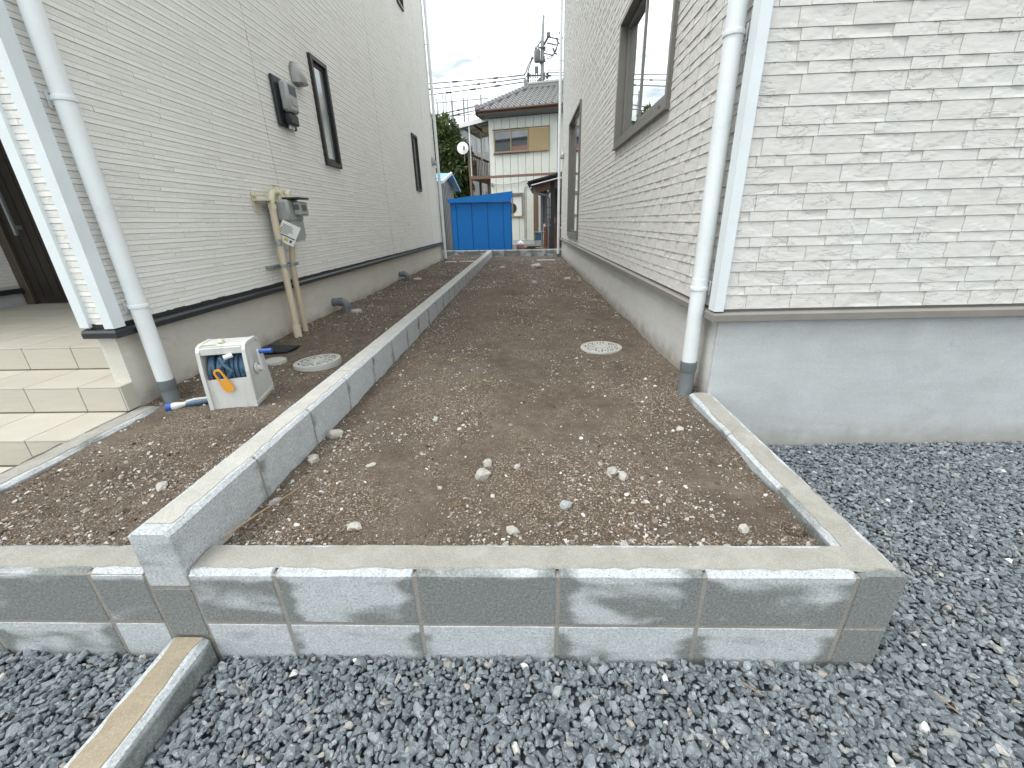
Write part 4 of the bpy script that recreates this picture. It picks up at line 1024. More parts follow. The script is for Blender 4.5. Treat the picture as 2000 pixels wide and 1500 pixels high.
# ================================================================== LOOSE STONES
def rock_mesh(seed, dims, mat, sub=2, amp=.20, name='rock'):
    r = random.Random(seed); bm = bmesh.new(); bmesh.ops.create_icosphere(bm, subdivisions=sub, radius=1)
    from mathutils import noise
    for v in bm.verts:
        n = v.co.normalized(); k = 1 + amp*2*noise.noise(n*1.6+Vector((seed*3.1, 0, 0))) + amp*noise.noise(n*3.7+Vector((0, seed*1.7, 0))) + amp*.4*noise.noise(n*9+Vector((0, seed*1.7, 0)))
        q = Vector([math.copysign(abs(c)**.82, c) for c in n])
        v.co = Vector((q.x*dims[0], q.y*dims[1], q.z*dims[2]))*k
    m = MB(); m.bm(bm); return m.mesh(name, mat)
ROCKS = [(-.259, .520, .030, .85, .72, rock_m, 'largest lumpy concrete chunk on the middle soil'), (-.247, .615, .022, .9, .7, rock_m, 'pale rock just behind the largest concrete chunk'),
 (.254, .548, .024, .9, .75, rock_m, 'round pale rock, left of a touching pair'), (.290, .512, .024, .75, .6, rock_m, 'flat pale rock, right of a touching pair'),
 (.053, .335, .022, .9, .6, greyrock_m, 'greyish triangular stone nearest the front wall centre'), (-.123, .590, .017, .7, .4, rock_m, 'flat oval pebble right of the concrete chunk'),
 (-1.005, .868, .034, .75, .7, rock_m, 'beige stone lying against the dividing kerb'), (-1.0, .64, .026, .9, .7, rock_m, 'rough beige stone leaning on the kerb, nearer one'),
 (-.734, .600, .020, .5, .35, rock_m, 'white oblong chip on the open soil'), (.137, 8.30, .14, .75, .42, rock_m, 'big flat stone at the far end of the soil'),
 (-.584, 8.40, .10, .7, .38, rock_m, 'smaller flat stone left of the big far stone'), (.644, .905, .020, .8, .5, rock_m, 'pale stone alone near the right return wall'),
 (.765, .215, .034, .8, .6, dirt_m, 'dark soil clod in the front right corner'), (-.655, .215, .022, .8, .55, rock_m, 'whitish stone near the front wall, left of centre'),
 (.60, .205, .016, .9, .8, rock_m, 'small white round stone at the front right'), (-1.01, .36, .02, .8, .6, greyrock_m, 'grey chip beside the kerb and the dry root'),
 (-.13, .20, .022, .8, .5, rock_m, 'cream stone touching the front wall at centre'), (.62, 6.3, .06, .6, .4, rock_m, 'flat stone far off by the right foundation'),
 (.05, 5.9, .055, .7, .6, greyrock_m, 'dark lumpy stone far off in mid strip'), (-1.50, .44, .030, .6, .4, rock_m, 'largest pale stone on the left soil strip'),
 (-1.32, .16, .030, .6, .45, rock_m, 'long pale stone on left soil beside the front wall'), (-.55, 1.02, .018, .8, .5, rock_m, 'white stone midway along the middle soil strip')]
for i, (x, y, r, a, b, mt, lab) in enumerate(ROCKS):
    o = link('rock', rock_mesh(i+1, (r, r*a, r*b), mt)); o.location = (x, y, float(dirt_z(np.array(x), np.array(y)))+r*b*.45); o.rotation_euler = (random.uniform(-.2, .2), random.uniform(-.2, .2), random.uniform(0, 6)); tag(o, lab, 'stone', 'loose stones on the soil')
# dry root curling out of the bed corner
pts = []
for i in range(14):
    q = i/13; x = -1.02+.02*q+.17*q*q*(1-q)*2.2-.0; y = .13+.42*q
    pts.append((-1.03+.10*math.sin(q*1.9)*.9, .125+.40*q, .205-.02*q+.010*math.sin(q*5)))
o = MB().tube(pts, [.0035-.0015*i/13 for i in range(14)], 6).build('dry_root', dry_m, None, True); tag(o, 'thin dry root curling across the corner of the middle soil', 'root')
def weed(label, x, y, n, s):
    z = float(dirt_z(np.array(x), np.array(y))); t = thing('weed_sprout', label, 'weed', (x, y, z), group='tiny sprouting weeds'); r = random.Random(int(x*1000)); lv = MB()
    for i in range(n):
        a = 6.28*i/n+r.uniform(-.4, .4); c, q = math.cos(a), math.sin(a)
        lv.add([(0, 0, .004), (s*.5*c-s*.22*q, s*.5*q+s*.22*c, s*.45), (s*c, s*q, s*.35), (s*.5*c+s*.22*q, s*.5*q-s*.22*c, s*.45)], [(0, 1, 2, 3)])
    lv.build('leaves', weed_m, t); MB().tube([(0, 0, -.01), (0, 0, .012)], .0015, 5).build('stem', dry_m, t)
for lab, x, y, n, s in (('yellow-green sprout left of two in the middle strip', -.62, 2.02, 5, .024), ('yellow-green sprout beside the leftmost one', -.53, 2.01, 4, .022), ('pale sprout nearer the camera, left one', -.38, 1.54, 4, .018), ('pale sprout nearer the camera, right one', -.32, 1.55, 4, .018), ('bright sprout in mid strip beyond the drain cover', .13, 3.25, 5, .028), ('green sprout far by the right foundation', .78, 6.0, 5, .05)): weed(lab, x, y, n, s)
m = MB(); r7 = random.Random(2)
for i in range(9): a = r7.uniform(0, 6.28); L = r7.uniform(.02, .045); m.tube([(0, 0, .002), (L*.5*math.cos(a), L*.5*math.sin(a), .012), (L*math.cos(a+.3), L*math.sin(a+.3), .004)], .0008, 4)
o = m.build('straw_tuft', dry_m); o.location = (-.33, .335, float(dirt_z(np.array(-.33), np.array(.335)))); tag(o, 'tuft of dry straw on the soil near the front wall', 'straw')
for lab, x, y, a in (('thin bamboo stick lying on the middle soil', -.09, .74, .1), ('thin pale twig lying on the gravel right of the wall', 1.02, -.12, 1.9), ('short brown twig on the gravel before the wall', .53, -.09, 2.4)):
    z = float(dirt_z(np.array(x), np.array(y)))+.006 if y > .1 else -.118
    o = MB().tube([(-.03, 0, 0), (.0, .003, .002), (.03, 0, 0)], .0018, 6).build('twig', dry_m); o.location = (x, y, z); o.rotation_euler = (0, 0, a); tag(o, lab, 'twig')

# ================================================================== BEHIND THE PLOT
# ---- blue shed
BR = rad(-11.4)
t = thing('shed', 'bright blue steel shed behind the far kerb', 'shed', (-1.405, 12.46, .07), rad(1))
hw = .895; dp = 1.5; Hs = 1.58
MB().box((-hw+.01, .01, 0), (hw-.01, dp, Hs-.005)).build('body', bluemetal_m, t)
xs = [-hw, -.735, -.275, .195, .665, hw]
for a, b in zip(xs, xs[1:]): MB().box((a+.012, -.006, 0), (b-.012, .012, Hs), .003).build('panel', bluemetal_m, t)
for x in xs: MB().box((x-.0115, -.0025, 0), (x+.0115, .009, Hs)).build('panel_joint', bluedk_m, t)
for a, b in ((0, .5), (.5, 1.0), (1., 1.5)): MB().box((hw-.012, a+.01, 0), (hw+.006, b-.01, Hs), .003).build('panel', bluemetal_m, t)
MB().prism([(-hw-.075, Hs-.0), (hw-.0, Hs+.0), (hw+.065, Hs+.16), (hw+.06, Hs+.27), (-hw-.08, Hs+.105)], 'y', -.09, -.05).build('fascia', bluemetal_m, t)
MB().add([(-hw-.08, -.085, Hs+.09), (hw+.06, -.085, Hs+.255), (hw+.06, dp+.1, Hs+.255), (-hw-.08, dp+.1, Hs+.09), (-hw-.08, -.085, Hs+.02), (hw+.06, -.085, Hs+.19), (hw+.06, dp+.1, Hs+.19), (-hw-.08, dp+.1, Hs+.02)],
         [(0, 1, 2, 3), (4, 5, 6, 7), (0, 1, 5, 4), (1, 2, 6, 5), (2, 3, 7, 6), (3, 0, 4, 7)]).build('roof', bluemetal_m, t)
MB().tube([(.2, .1, Hs+.16), (.2, .1, Hs+.24)], .02, 8).build('roof_bolt', steel_m, t)

# ---- grey shed with a light blue roof
def slab(a, b, c, d, th): 
    A = [Vector(p) for p in (a, b, c, d)]; n = (A[1]-A[0]).cross(A[3]-A[0]).normalized()*th
    return [tuple(p) for p in A] + [tuple(p-n) for p in A], [(0, 1, 2, 3), (7, 6, 5, 4), (0, 4, 5, 1), (1, 5, 6, 2), (2, 6, 7, 3), (3, 7, 4, 0)]
t = thing('shed', 'grey steel shed with light blue gabled roof', 'shed', (-2.75, 12.9, .07), rad(1))
MB().prism([(0., 0.), (3.4, 0.), (3.4, 2.2), (1.7, 2.54), (0., 2.2)], 'x', -2.4, -.012).build('body', sheetgrey_m, t)
for i in range(11):
    a = .02+i*.306; z = 2.2+.34*(1-abs(a+.14-1.7)/1.7)
    MB().box((-.012, a, 0), (.014, a+.262, z-.02), .004).build('panel', sheetgrey_m, t)
for i in range(10): MB().box((-.011, .275+i*.306, 0), (.018, .335+i*.306, 2.2)).build('panel_joint', darkin_m, t)
for i in range(8): MB().box((-2.4+i*.3, -.016, 0), (-2.13+i*.3, .0, 2.16), .004).build('panel', sheetgrey_m, t)
MB().add(*slab((-2.6, -.35, 2.19), (.23, -.35, 2.19), (.23, 1.7, 2.60), (-2.6, 1.7, 2.60), .03)).build('roof_slope', skyblue_m, t)
MB().add(*slab((-2.6, 1.7, 2.60), (.23, 1.7, 2.60), (.23, 3.75, 2.19), (-2.6, 3.75, 2.19), .03)).build('roof_slope', skyblue_m, t)
MB().add(*slab((.20, -.37, 2.20), (.25, -.37, 2.20), (.25, 1.7, 2.63), (.20, 1.7, 2.63), .08)).build('barge_board', paper_m, t)
MB().add(*slab((.20, 1.7, 2.63), (.25, 1.7, 2.63), (.25, 3.78, 2.20), (.20, 3.78, 2.20), .08)).build('barge_board', skyblue_m, t)

# ---- cream house with a tiled hip roof
HA = rad(-12)
ch = thing('house', 'old cream panelled two-storey house with grey tiled roof', 'house', (-1.647, 20., 0), HA)
MB().box((.03, .06, .0), (6.5, 7., 5.3)).build('wall', creamgap_m, ch)
MB().box((.05, .01, .0), (6.5, .059, .24)).build('foundation', foundR_m, ch)
def panel_strip(u0, u1, z0, z1): MB().box((u0+.008, .02, z0), (u1-.008, .065, z1), .003).build('wall_panel', creamwall_m, ch)
us = [.0, .255] + [.255+.348*k for k in range(1, 18)]
for a, b in zip(us, us[1:]):
    panel_strip(a, b, 3.05, 5.26)
    panel_strip(a, b, .25, 2.955)
for k in range(6): MB().box((-.005, .05+k*.5, 3.05), (.028, .54+k*.5, 5.26), .003).build('wall_panel', creamwall_m, ch)
for k in range(6): MB().box((-.005, .05+k*.5, .25), (.028, .54+k*.5, 2.955), .003).build('wall_panel', creamwall_m, ch)
MB().box((-.01, .005, 2.965), (6.5, .03, 3.04), .003).build('band', pink_m, ch)
MB().box((1.985, .0, .25), (2.2, .018, 2.6), .003).build('corner_board', wood_m, ch)
w = MB().box((.235, -.05, 3.92), (1.80, .0, 3.98)).box((.235, -.05, 4.74), (1.80, .0, 4.80)).box((.235, -.05, 3.98), (.285, .0, 4.74)).box((1.75, -.05, 3.98), (1.80, .0, 4.74)).box((.985, -.045, 3.98), (1.03, .0, 4.74)).build('window', bronze_m, ch)
MB().box((.285, -.02, 3.98), (.985, .012, 4.74)).build('pane', farglass_m, w); MB().box((1.03, -.015, 3.98), (1.75, .012, 4.74)).build('pane', farglass_m, w)
MB().box((1.06, -.024, 3.99), (1.74, -.0155, 4.16)).build('red_cloth', pink_m, w)
MB().box((.20, -.07, 4.80), (2.70, .0, 4.83)).box((.20, -.08, 3.88), (1.83, .0, 3.92)).build('window_rail', brown_m, w)
sb = MB().box((1.815, -.09, 3.90), (2.68, .0, 4.80), .01).build('shutter_box', tan_m, ch)
for k in range(16): MB().box((1.845, -.097, 3.93+.053*k), (2.65, -.088, 3.97+.053*k), .003).build('slat', tan_m, sb)
w = MB().box((.55, -.04, 1.28), (1.49, .0, 1.33)).box((.55, -.04, 2.14), (1.49, .0, 2.19)).box((.55, -.04, 1.33), (.60, .0, 2.14)).box((1.44, -.04, 1.33), (1.49, .0, 2.14)).box((1.0, -.038, 1.33), (1.035, .0, 2.14)).build('window', bronze_m, ch)
MB().box((.60, -.012, 1.33), (1.0, .0125, 2.14)).build('pane', gasgrey_m, w); MB().box((1.035, -.012, 1.33), (1.44, .0125, 2.14)).build('pane', paper_m, w)
MB().tube([(.98, -.014, 1.66), (.98, -.03, 1.66)], .22, 20).build('dark_disc', darkin_m, w)  # plain dark disc standing for an unclear shape behind the window
MB().box((.52, -.12, 2.26), (1.52, .0, 2.29)).build('window_hood', sheetgrey_m, ch)
MB().tube([(1.57, -.03, .3), (1.57, -.03, 2.3), (1.60, -.03, 2.5), (1.75, -.03, 2.55)], .018, 8).build('conduit', sheetgrey_m, ch)
MB().tube([(.05, -.04, 2.70), (.6, -.04, 2.66), (1.2, -.04, 2.70), (1.7, -.04, 2.78)], .015, 6).box((.03, -.09, 2.62), (.12, .0, 2.74)).build('service_cable', sheetgrey_m, ch)
# roof
E0 = Vector((-.28, -.6, 5.47)); ridge0 = Vector((1.30, 2.5, 6.86)); XR_ = 6.8
MB().add([(-.28, -.6, 5.42), (XR_, -.6, 5.42), (XR_, 2.5, 6.81), (1.30, 2.5, 6.81), (-.28, 5.6, 5.42), (XR_, 5.6, 5.42)], [(0, 1, 2, 3), (0, 3, 4), (4, 3, 2, 5), (0, 4, 5, 1)]).build('roof_deck', brown_m, ch)
MB().box((-.24, -.55, 5.285), (XR_, -.52, 5.42)).box((-.24, -.55, 5.28), (XR_, .03, 5.30)).box((-.26, -.55, 5.28), (-.235, 5.5, 5.42)).build('soffit', soffit_m, ch)
MB().box((-.25, -.585, 5.31), (XR_, -.555, 5.40), .004).build('fascia', wood_m, ch)
MB().tube([(-.32, -.66, 5.435), (XR_, -.66, 5.435)], .055, 10).tube([(-.33, -.66, 5.435), (-.30, -.5, 5.30), (-.05, -.45, 5.22)], .04, 8).build('gutter', brown_m, ch, True)
MB().box((-.36, -.62, 5.30), (-.33, .6, 5.45)).build('gutter_end', brown_m, ch)
tw, tl = .262, .262; slope = Vector((0, 3.1, 1.39)).normalized(); Ls = Vector((0, 3.1, 1.39)).length
def rtile():
    prof = []
    for i in range(9):
        q = i/8; z = .055*math.sin(q*math.pi*2+.3)*.9 + .02
        prof.append((q*tw*1.04, z))
    m = MB(); n = len(prof); vs = []
    for (v, dz) in ((0, .026), (0, .0), (tl*1.12, .0)):
        for x, z in prof: vs.append((x, v, z+dz)) if dz else vs.append((x, v, z-(.012 if v == 0 else .02)))
    vs2 = [(x, 0, z+.030) for x, z in prof] + [(x, 0, z-.012) for x, z in prof] + [(x, tl*1.12, z-.004) for x, z in prof]
    fs = [(i, i+1, n+i+1, n+i) for i in range(n-1)] + [(i, 2*n+i, 2*n+i+1, i+1) for i in range(n-1)]
    return m.add(vs2, fs).mesh('roof_tile', rooftile_m, True)
rt = rtile(); ang = math.atan2(1.39, 3.1); nrow = int(Ls/(tl*.93))
for j in range(nrow):
    y = -.64+3.1*j/nrow; z = 5.445+1.39*j/nrow; xmin = -.28+1.58*max(0, (y+.6))/3.1
    k = 0
    while -.28+k*tw < 5.2:
        x = -.28+k*tw; k += 1
        if x+tw*.4 < xmin: continue
        link('roof_tile', rt, ch, (x, y, z), (ang, 0, 0))
hipd = ridge0-E0; n = 15
for i in range(n):
    p = E0+hipd*(i/n)+Vector((0, 0, .07)); q = E0+hipd*((i+1.15)/n)+Vector((0, 0, .05))
    MB().tube([p, q], [.115, .095], 8).build('ridge_tile', rooftile_m, ch, True)
MB().box((-.36, -.74, 5.47), (-.16, -.60, 5.68), .03).build('ridge_end_tile', rooftile_m, ch)
MB().box((1.22, 2.42, 6.84), (5.2, 2.58, 6.98), .02).build('ridge_base', rooftile_m, ch)
for i in range(15): MB().tube([(1.22+.27*i, 2.5, 7.0), (1.22+.27*(i+1.06), 2.5, 7.0)], [.10, .085], 8).build('ridge_tile', rooftile_m, ch, True)
MB().box((1.10, 2.36, 6.84), (1.24, 2.64, 7.22), .03).build('ridge_end_tile', rooftile_m, ch)
# balcony and its canopy
bl = MB().box((-1.11, .3, 2.97), (-.03, 3.4, 3.10)).build('balcony', wood_m, ch)
for (x, y) in ((-1.06, .36), (-1.06, 1.8), (-1.06, 3.2), (-.25, .8), (-.10, 1.8)): MB().box((x-.05, y-.05, .05), (x+.05, y+.05, 2.965)).build('post', wood_m, bl)
MB().box((-1.11, .30, 4.00), (-1.03, 3.4, 4.07)).box((-1.03, 3.33, 4.00), (-.03, 3.4, 4.07)).box((-1.03, 3.34, 3.50), (-.03, 3.39, 3.55)).box((-1.03, 3.34, 3.72), (-.03, 3.39, 3.76)).build('handrail', wood_m, bl)
MB().box((-1.12, .29, 3.1), (-1.03, .38, 4.07)).build('corner_post', wood_m, bl)
for k in range(9): MB().box((-.98+k*.11, 3.35, 3.1), (-.955+k*.11, 3.38, 4.0)).build('baluster', wood_m, bl)
for k in range(11): MB().box((-1.085, .55+k*.26, 3.1), (-1.055, .60+k*.26, 4.0)).build('baluster', wood_m, bl)
MB().box((-1.09, 1.0, 3.15), (-1.06, 1.35, 3.85)).build('side_panel', wood_m, bl)
MB().box((-1.0, 3.45, 3.1), (-.03, 3.47, 4.5)).build('grey_screen', concretegrey_m, bl)
cn = MB().add(*slab((-1.45, .26, 5.24), (.02, .26, 5.44), (.02, .32, 5.44), (-1.45, .32, 5.24), .17)).build('canopy', paper_m, ch)
MB().add(*slab((-1.45, .33, 5.22), (.02, .33, 5.42), (.02, 3.5, 5.42), (-1.45, 3.5, 5.22), .012)).build('canopy_sheet', polyc_m, cn)
for y in (1.1, 1.9, 2.7, 3.45): MB().add(*slab((-1.43, y, 5.20), (.0, y, 5.40), (.0, y+.05, 5.40), (-1.43, y+.05, 5.20), .05)).build('rafter', paper_m, cn)
MB().box((-1.47, .3, 5.10), (-1.40, 3.5, 5.19)).build('eave_beam', sheetgrey_m, cn)
MB().box((-.80, .33, 5.10), (-.76, 3.5, 5.18)).build('purlin', brown_m, cn)
for (x, y) in ((-1.0, .34), (-.98, 2.0), (-.96, 3.3)): MB().tube([(x, y, 3.1), (x, y, 5.2)], .035, 8).build('canopy_post', paper_m, cn)
MB().box((-.55, .8, 4.95), (-.12, 3.0, 5.19), .05).build('stored_bundle', tan_m, cn)
# satellite dish
t = thing('satellite_dish', 'white satellite dish fixed to the balcony corner', 'satellite dish', (-2.86, 20.30, 4.0), rad(4))
m = MB(); m.lathe([(0, .05), (.10, .045), (.20, .025), (.28, .0), (.285, -.008), (.20, .012), (0, .035)], seg=24); o = m.build('dish', paper_m, t, True); o.location = (0, 0, .24); o.rotation_euler = (rad(68), 0, 0); o.scale = (.9, 1.0, 1)
MB().tube([(.02, .05, .24), (.06, -.28, .12)], .012, 6).box((.03, -.33, .12), (.10, -.25, .27), .01).build('receiver_arm', wood_m, t)
MB().tube([(.05, .08, -.3), (.05, .08, .25)], .022, 8).build('mast', steel_m, t)

# ---- lean-to with dark roof
t = thing('lean_to', 'dark open lean-to shelter beside the cream house', 'lean-to', (.02, 16.6, .07), BR)
MB().add(*slab((.02, -.15, 2.42), (2.6, -.15, 2.95), (2.6, 2.6, 2.95), (.02, 2.6, 2.42), .05)).build('roof_sheet', darkin_m, t)
MB().add(*slab((.24, -.55, 2.24), (2.6, -.55, 2.70), (2.6, -.10, 2.74), (.24, -.10, 2.28), .035)).build('lower_roof', rust_m, t)
MB().add(*slab((.24, -.58, 2.265), (2.6, -.58, 2.725), (2.6, -.552, 2.725), (.24, -.552, 2.265), .03)).build('roof_edge', pipe_m, t)
MB().add(*slab((.26, -.30, 2.20), (2.6, -.30, 2.64), (2.6, -.2, 2.64), (.26, -.2, 2.20), .22)).build('beam', wood_m, t)
MB().add(*slab((-.02, -.05, 2.36), (.16, -.05, 2.46), (.10, 2.5, 2.46), (-.08, 2.5, 2.30), .30)).build('eave_board', darkin_m, t)
MB().tube([(.22, -.55, 2.16), (.26, -.40, 2.02), (.78, -.25, 1.90), (.86, -.22, 1.80), (.86, -.2, .0)], .038, 8).build('rain_pipe', greypvc_m, t, True)
for (x, y) in ((1.0, -.25), (1.05, 2.2), (2.3, -.25)): MB().box((x-.07, y-.07, 0), (x+.07, y+.07, 2.4)).build('post', darkin_m, t)
MB().add(*slab((.70, -.24, 1.88), (.76, -.24, 1.82), (1.0, -.24, 2.12), (.94, -.24, 2.18), .06)).build('brace', wood_m, t)
for k in range(7): MB().box((.60+.14*k, .15, 0), (.725+.14*k, .22, .80+.02*(k % 2)), .01).build('brown_sheet', rust_m, t)
for z in (.86, 1.22, 1.5): MB().box((.62, .55, z), (2.0, 1.0, z+.03)).build('shelf', wood_m, t)
for k in range(6): MB().box((.66+.2*k, .58, .90), (.81+.2*k, .85, 1.10+.05*(k % 3)), .01).build('stored_box', tan_m if k % 2 else pink_m, t)
MB().box((.30, 1.2, 0), (.40, 1.3, 2.3)).box((.50, 1.2, 0), (.58, 1.3, 2.3)).box((.40, 1.24, .9), (.50, 1.26, 2.2)).build('door_frame', greypvc_m, t)
MB().box((.55, 2.3, 0), (2.5, 2.4, 2.5)).build('back_wall', wood_m, t)
# small things in the yard
t = thing('wash_stand', 'small wash stand with blue and white panels by lean-to', 'wash stand', (.42, 15.9, .07), BR)
MB().box((-.16, -.12, .60), (.22, .14, .64), .01).build('basin_top', greypvc_m, t)
for x in (-.14, .12): MB().box((x-.012, -.1, 0), (x+.012, -.075, .6)).build('leg', steel_m, t)
MB().box((-.12, -.08, .33), (.10, .1, .58), .01).build('blue_panel', hose_m, t); MB().box((-.12, -.08, .03), (.10, .1, .32), .01).build('white_panel', gasgrey_m, t)
t = thing('bucket', 'faded red and white sack beside the blue shed', 'sack', (-.27, 14.6, .07))
MB().lathe([(0, 0), (.13, .0), (.15, .18), (.12, .30), (.05, .36), (0, .37)], seg=12).build('sack_body', pink_m, t, True); MB().lathe([(.12, .25), (.135, .27), (.10, .34), (0, .40)], seg=10).build('sack_top', paper_m, t, True)
t = thing('timber_pile', 'low pile of boards in the yard behind the kerb', 'boards', (.1, 15.3, .07), BR)
for k, (x, y, z, L) in enumerate(((.0, 0, .0, .8), (.05, .1, .04, .7), (-.1, .05, .08, .55), (.12, .0, .12, .5))): MB().box((x-L/2, y-.06, z), (x+L/2, y+.06, z+.035), .004).build('board', (wood_m, tan_m, wood_m, darkin_m)[k], t)

# ---- trees
def tree(name, label, base, trunk_h, centers, nleaf, leaf, mat, seed, droop=.5, group=None):
    r = np.random.default_rng(seed); t = thing(name, label, 'tree', base, group=group)
    m = MB(); m.tube([(0, 0, -.1), (.05, .02, trunk_h*.5), (.0, .05, trunk_h)], [.13, .10, .08], 9)
    for c in centers: m.tube([(0, .04, trunk_h*.75), (c[0]*.5, c[1]*.5, (trunk_h+c[2])*.5), (c[0], c[1], c[2])], [.07, .045, .02], 6)
    m.build('trunk', bark_m, t, True)
    Vs = []; Fs = []; per = nleaf//len(centers); off = 0
    for c in centers:
        d = r.normal(size=(per, 3)); d /= np.linalg.norm(d, axis=1, keepdims=True); rad_ = r.uniform(.35, 1, per)**.5
        P = np.array(c[:3]) + d*rad_[:, None]*c[3]*np.array([1, 1, .8])
        for p, dd in zip(P, d):
            ax = dd*.8+np.array([0, 0, -droop])+r.normal(0, .35, 3); ax /= np.linalg.norm(ax); sd = np.cross(ax, r.normal(size=3)); sd /= np.linalg.norm(sd); up = np.cross(sd, ax)
            L = leaf*r.uniform(.7, 1.25); w = L*.17
            Vs += [p, p+ax*L*.5+sd*w+up*.02*L, p+ax*L-up*.08*L, p+ax*L*.5-sd*w+up*.02*L]; Fs += [(off, off+1, off+2), (off, off+2, off+3)]; off += 4
    link('crown', tri_mesh('crown', np.array(Vs), np.array(Fs), mat), t)
    return t
rt_ = np.random.default_rng(3)
cs = [(0, 0, 4.6, .75), (.55, -.3, 4.2, .62), (-.5, -.3, 4.4, .8), (.35, -.35, 3.3, .75), (-.5, .1, 3.3, .8), (.5, .1, 2.5, .62), (-.25, -.3, 2.5, .75), (.05, -.1, 5.15, .6), (-.55, 0, 5.2, .6), (.85, -.1, 3.5, .45), (.75, .0, 2.7, .4), (-1.2, 0, 4.2, .9), (-1.2, 0, 2.9, .9)]
tree('broadleaf_tree', 'dark glossy broadleaf tree behind the left house', (-3.85, 21.5, .07), 2.2, cs, 9000, .26, leaf_m, 4)
tree('shrub', 'light green shrub below the balcony of the cream house', (-2.05, 24.6, .07), 1.2, [(0, 0, 2.1, .6), (.5, 0, 1.8, .55), (-.5, .1, 1.8, .55), (.1, -.2, 1.4, .6), (.9, 0, 2.2, .5)], 1800, .16, leaf2_m, 6)
tree('broadleaf_tree', 'far round tree mirrored in the right windows', (-9.5, 27, .07), 3, [(0, 0, 5.6, 1.6), (1.2, 0, 5.0, 1.4), (-1.3, 0, 5.0, 1.5), (.3, -.6, 4.0, 1.4), (-.6, .3, 6.6, 1.1)], 5200, .30, leaf_m, 8)

# ---- grey building and the scaffold on it
t = thing('building', 'pale grey building behind the balcony', 'building', (-4.4, 38., .07), BR)
MB().box((-3.2, 0, 0), (4.2, 6, 8.2)).build('wall', concretegrey_m, t); MB().box((-3.0, -.2, 8.2), (4.3, 6.2, 8.5)).build('parapet', sheetgrey_m, t)
MB().box((-.6, -.03, 3.2), (4.1, .0, 6.4)).build('cladding', sheetgrey_m, t)
for k in range(6): MB().box((-.4+.7*k, -.06, 6.0), (-.34+.7*k, -.031, 8.1)).build('downpipe', concretegrey_m, t)
t = thing('scaffold', 'thin steel scaffold frame rising above the grey building', 'scaffold', (-6.9, 37.2, .07), BR)
for k, (x, r) in enumerate(((.0, .05), (.35, .035), (.95, .085), (1.2, .04), (2.05, .065), (2.25, .04), (3.6, .06), (.6, .035))):
    MB().tube([(x, (k % 3)*.4, 0), (x, (k % 3)*.4, 10.1+.35*(k % 2))], r, 6).build('standard', steel_m, t)
for z in (8.2, 8.9, 9.85): MB().tube([(-.1, 0, z), (4.2, 0, z-.02)], .04, 6).build('ledger', steel_m, t)
for k in range(10): MB().tube([(.05+.11*k, .1, 7.6), (.05+.11*k, .1, 9.4-.05*(k % 3))], .022, 5).build('mesh_wire', steel_m, t)
MB().tube([(2.1, 0, 8.2), (3.6, 0, 9.2)], .018, 5).build('brace', steel_m, t)

# ---- utility pole with transformer
UP = Vector((1.07, 30., .07))
t = thing('utility_pole', 'utility pole with grey transformer behind the tiled roof', 'utility pole', UP)
MB().tube([(0, 0, 0), (.02, 0, 11.1)], [.16, .105], 12).build('pole', poleconc_m, t, True)
MB().tube([(.02, 0, 11.1), (.10, 0, 12.35)], [.085, .065], 8).build('top_mast', steel_m, t)
MB().lathe([(0, -.02), (.17, 0), (.19, .05), (.19, .55), (.16, .62), (0, .66)], (-.30, -.1, 10.05), 14).build('transformer', insul_m, t, True)
for k in range(3): MB().tube([(-.42+.1*k, -.2, 10.6), (-.42+.1*k, -.2, 10.85)], [.035, .02], 8).build('bushing', insul_m, t)
MB().lathe([(0, 0), (.10, 0), (.06, .12), (0, .14)], (-.60, -.1, 10.22), 10).build('fuse', insul_m, t)
MB().tube([(-.40, -.1, 10.7), (.0, 0, 11.2)], .035, 6).tube([(.05, 0, 10.85), (.35, -.1, 11.25)], .055, 6).tube([(.02, 0, 9.9), (.2, 0, 10.25)], .035, 6).build('strut', wire_m, t)
MB().box((.28, -.2, 11.25), (.50, 0, 11.5), .03).build('switch_box', insul_m, t)
for (z, x0) in ((11.28, .52), (11.0, .36), (10.5, .16)):
    for k in range(4): MB().lathe([(0, -.035), (.05, -.03), (.05, .03), (0, .035)], (x0+.14*k, 0, z-.03*k), 8).build('insulator', insul_m, t)
    MB().tube([(x0-.05, 0, z+.01), (x0+.6, 0, z-.12)], .024, 5).tube([(x0+.5, 0, z+.25), (x0+.62, 0, z-.02), (x0+.75, 0, z-.08)], .045, 5).build('dead_end_clamp', wire_m, t)
MB().box((-.9, -.1, 9.35), (.1, -.03, 9.42)).box((.1, -.1, 9.30), (.55, -.03, 9.36)).build('cross_arm', wire_m, t)
for k in range(3):
    MB().box((-.95+.02*k, -.15, 9.05+.17*k), (-.80+.02*k, -.05, 9.20+.17*k), .02).build('rack_clamp', wire_m, t)
    for q in range(4): MB().lathe([(0, -.03), (.035, -.03), (.035, .03), (0, .03)], (-.70+.14*q, -.08, 9.12+.17*k), 8).build('insulator', insul_m, t)
    MB().box((.25, -.12, 9.0+.19*k), (.40, -.04, 9.12+.19*k), .02).build('rack_clamp', wire_m, t)
MB().box((-.45, -.12, 9.5), (-.22, .0, 9.85), .03).build('switch_box', insul_m, t)
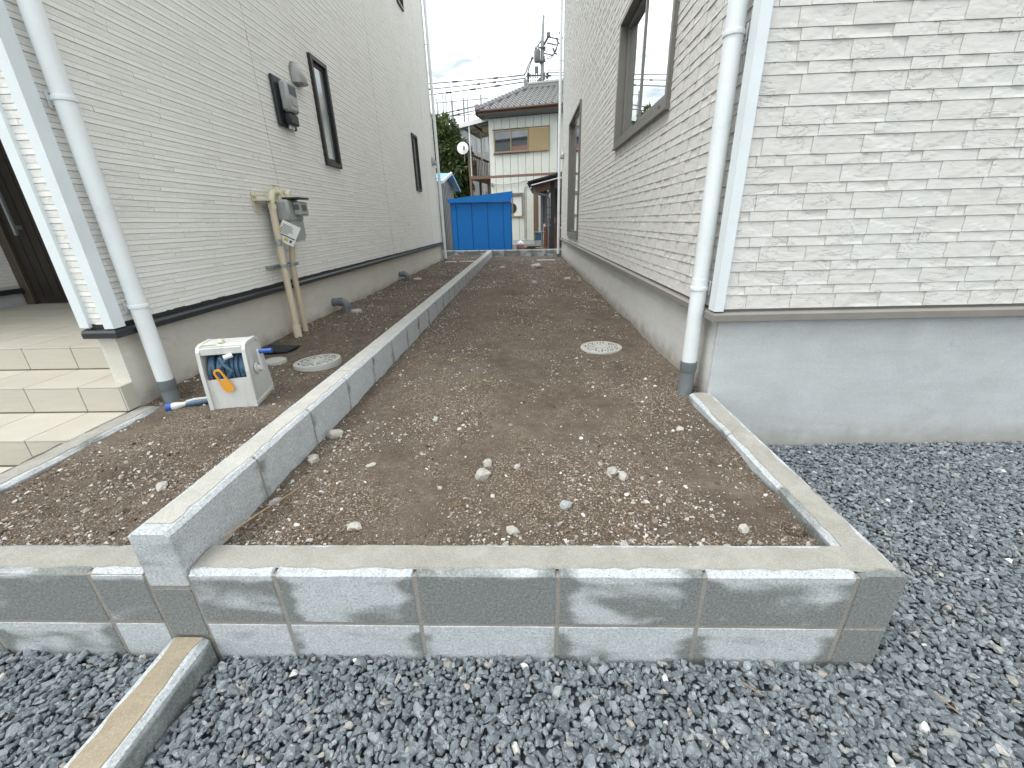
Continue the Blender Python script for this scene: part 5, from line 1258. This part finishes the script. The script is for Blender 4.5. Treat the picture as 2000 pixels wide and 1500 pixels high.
for pts in ([(-.62, -.1, 10.25), (-.85, -.1, 9.9), (-1.0, -.1, 9.55), (-1.15, -.1, 9.42)], [(-.60, -.1, 10.22), (-.80, -.1, 9.8), (-.92, -.1, 9.4), (-1.05, -.1, 9.25)], [(.95, 0, 11.0), (.85, 0, 10.6), (.5, 0, 10.2), (.3, 0, 10.25)], [(.95, 0, 10.9), (.7, 0, 10.45), (.4, 0, 10.3)], [(.33, -.1, 9.1), (.45, -.1, 8.9), (.35, -.1, 8.6)], [(-.2, -.1, 9.2), (-.5, -.1, 8.2)]):
    MB().tube(pts, .028, 5).build('jumper_cable', wire_m, t)
for k, (x, z, r_, h) in enumerate(((.12, 10.05, .05, .30), (-.12, 9.95, .045, .22), (.14, 9.15, .06, .35), (-.14, 8.95, .05, .3), (.16, 10.6, .05, .2))): MB().tube([(x, -.12, z), (x, -.12, z+h)], r_, 8).build('bracket_band', insul_m, t)
MB().box((-.22, -.2, 10.02), (.22, -.12, 10.1)).box((-.20, -.2, 10.72), (.20, -.12, 10.78)).build('transformer_hanger', wire_m, t)
def wire(label, a, b, sag, r=.028, spl=()):
    t = thing('overhead_wire', label, 'wire', a, group='overhead wires'); b = Vector(b)-Vector(a); n = 14
    P = [b*(i/n)-Vector((0, 0, 4*sag*(i/n)*(1-i/n))) for i in range(n+1)]
    MB().tube(P, r, 6).build('cable', wire_m, t, True)
    for s in spl:
        i = s*n; k = int(i); p = P[k].lerp(P[k+1], i-k); q = P[k].lerp(P[k+1], min(1, i-k+.35)); MB().tube([p, q], r*1.9, 6).build('splice', wire_m, t)
for k, (z, sp, w) in enumerate(((9.50, (.12, .30, .52), 'topmost'), (9.33, (.13, .2, .42), 'middle'), (9.15, (.11, .22, .33, .55), 'lowest'))):
    wire(w+' of three black overhead wires left of the pole', (.05-.02*k, 29.9, z), (-14., 29.5, 9.0-.45*k+.1), .12, spl=sp)
    wire(w+' of three thin overhead wires right of the pole', (1.4, 29.9, 9.70-.13*k), (14., 30., 9.9-.13*k), .15, .020)
for k, w in enumerate(('upper', 'lower')):
    wire(w+' of two wires passing before the scaffold', (3., 29., 8.72-.22*k), (-14, 30.4, 6.60-.22*k), .1, .028, (.42,))
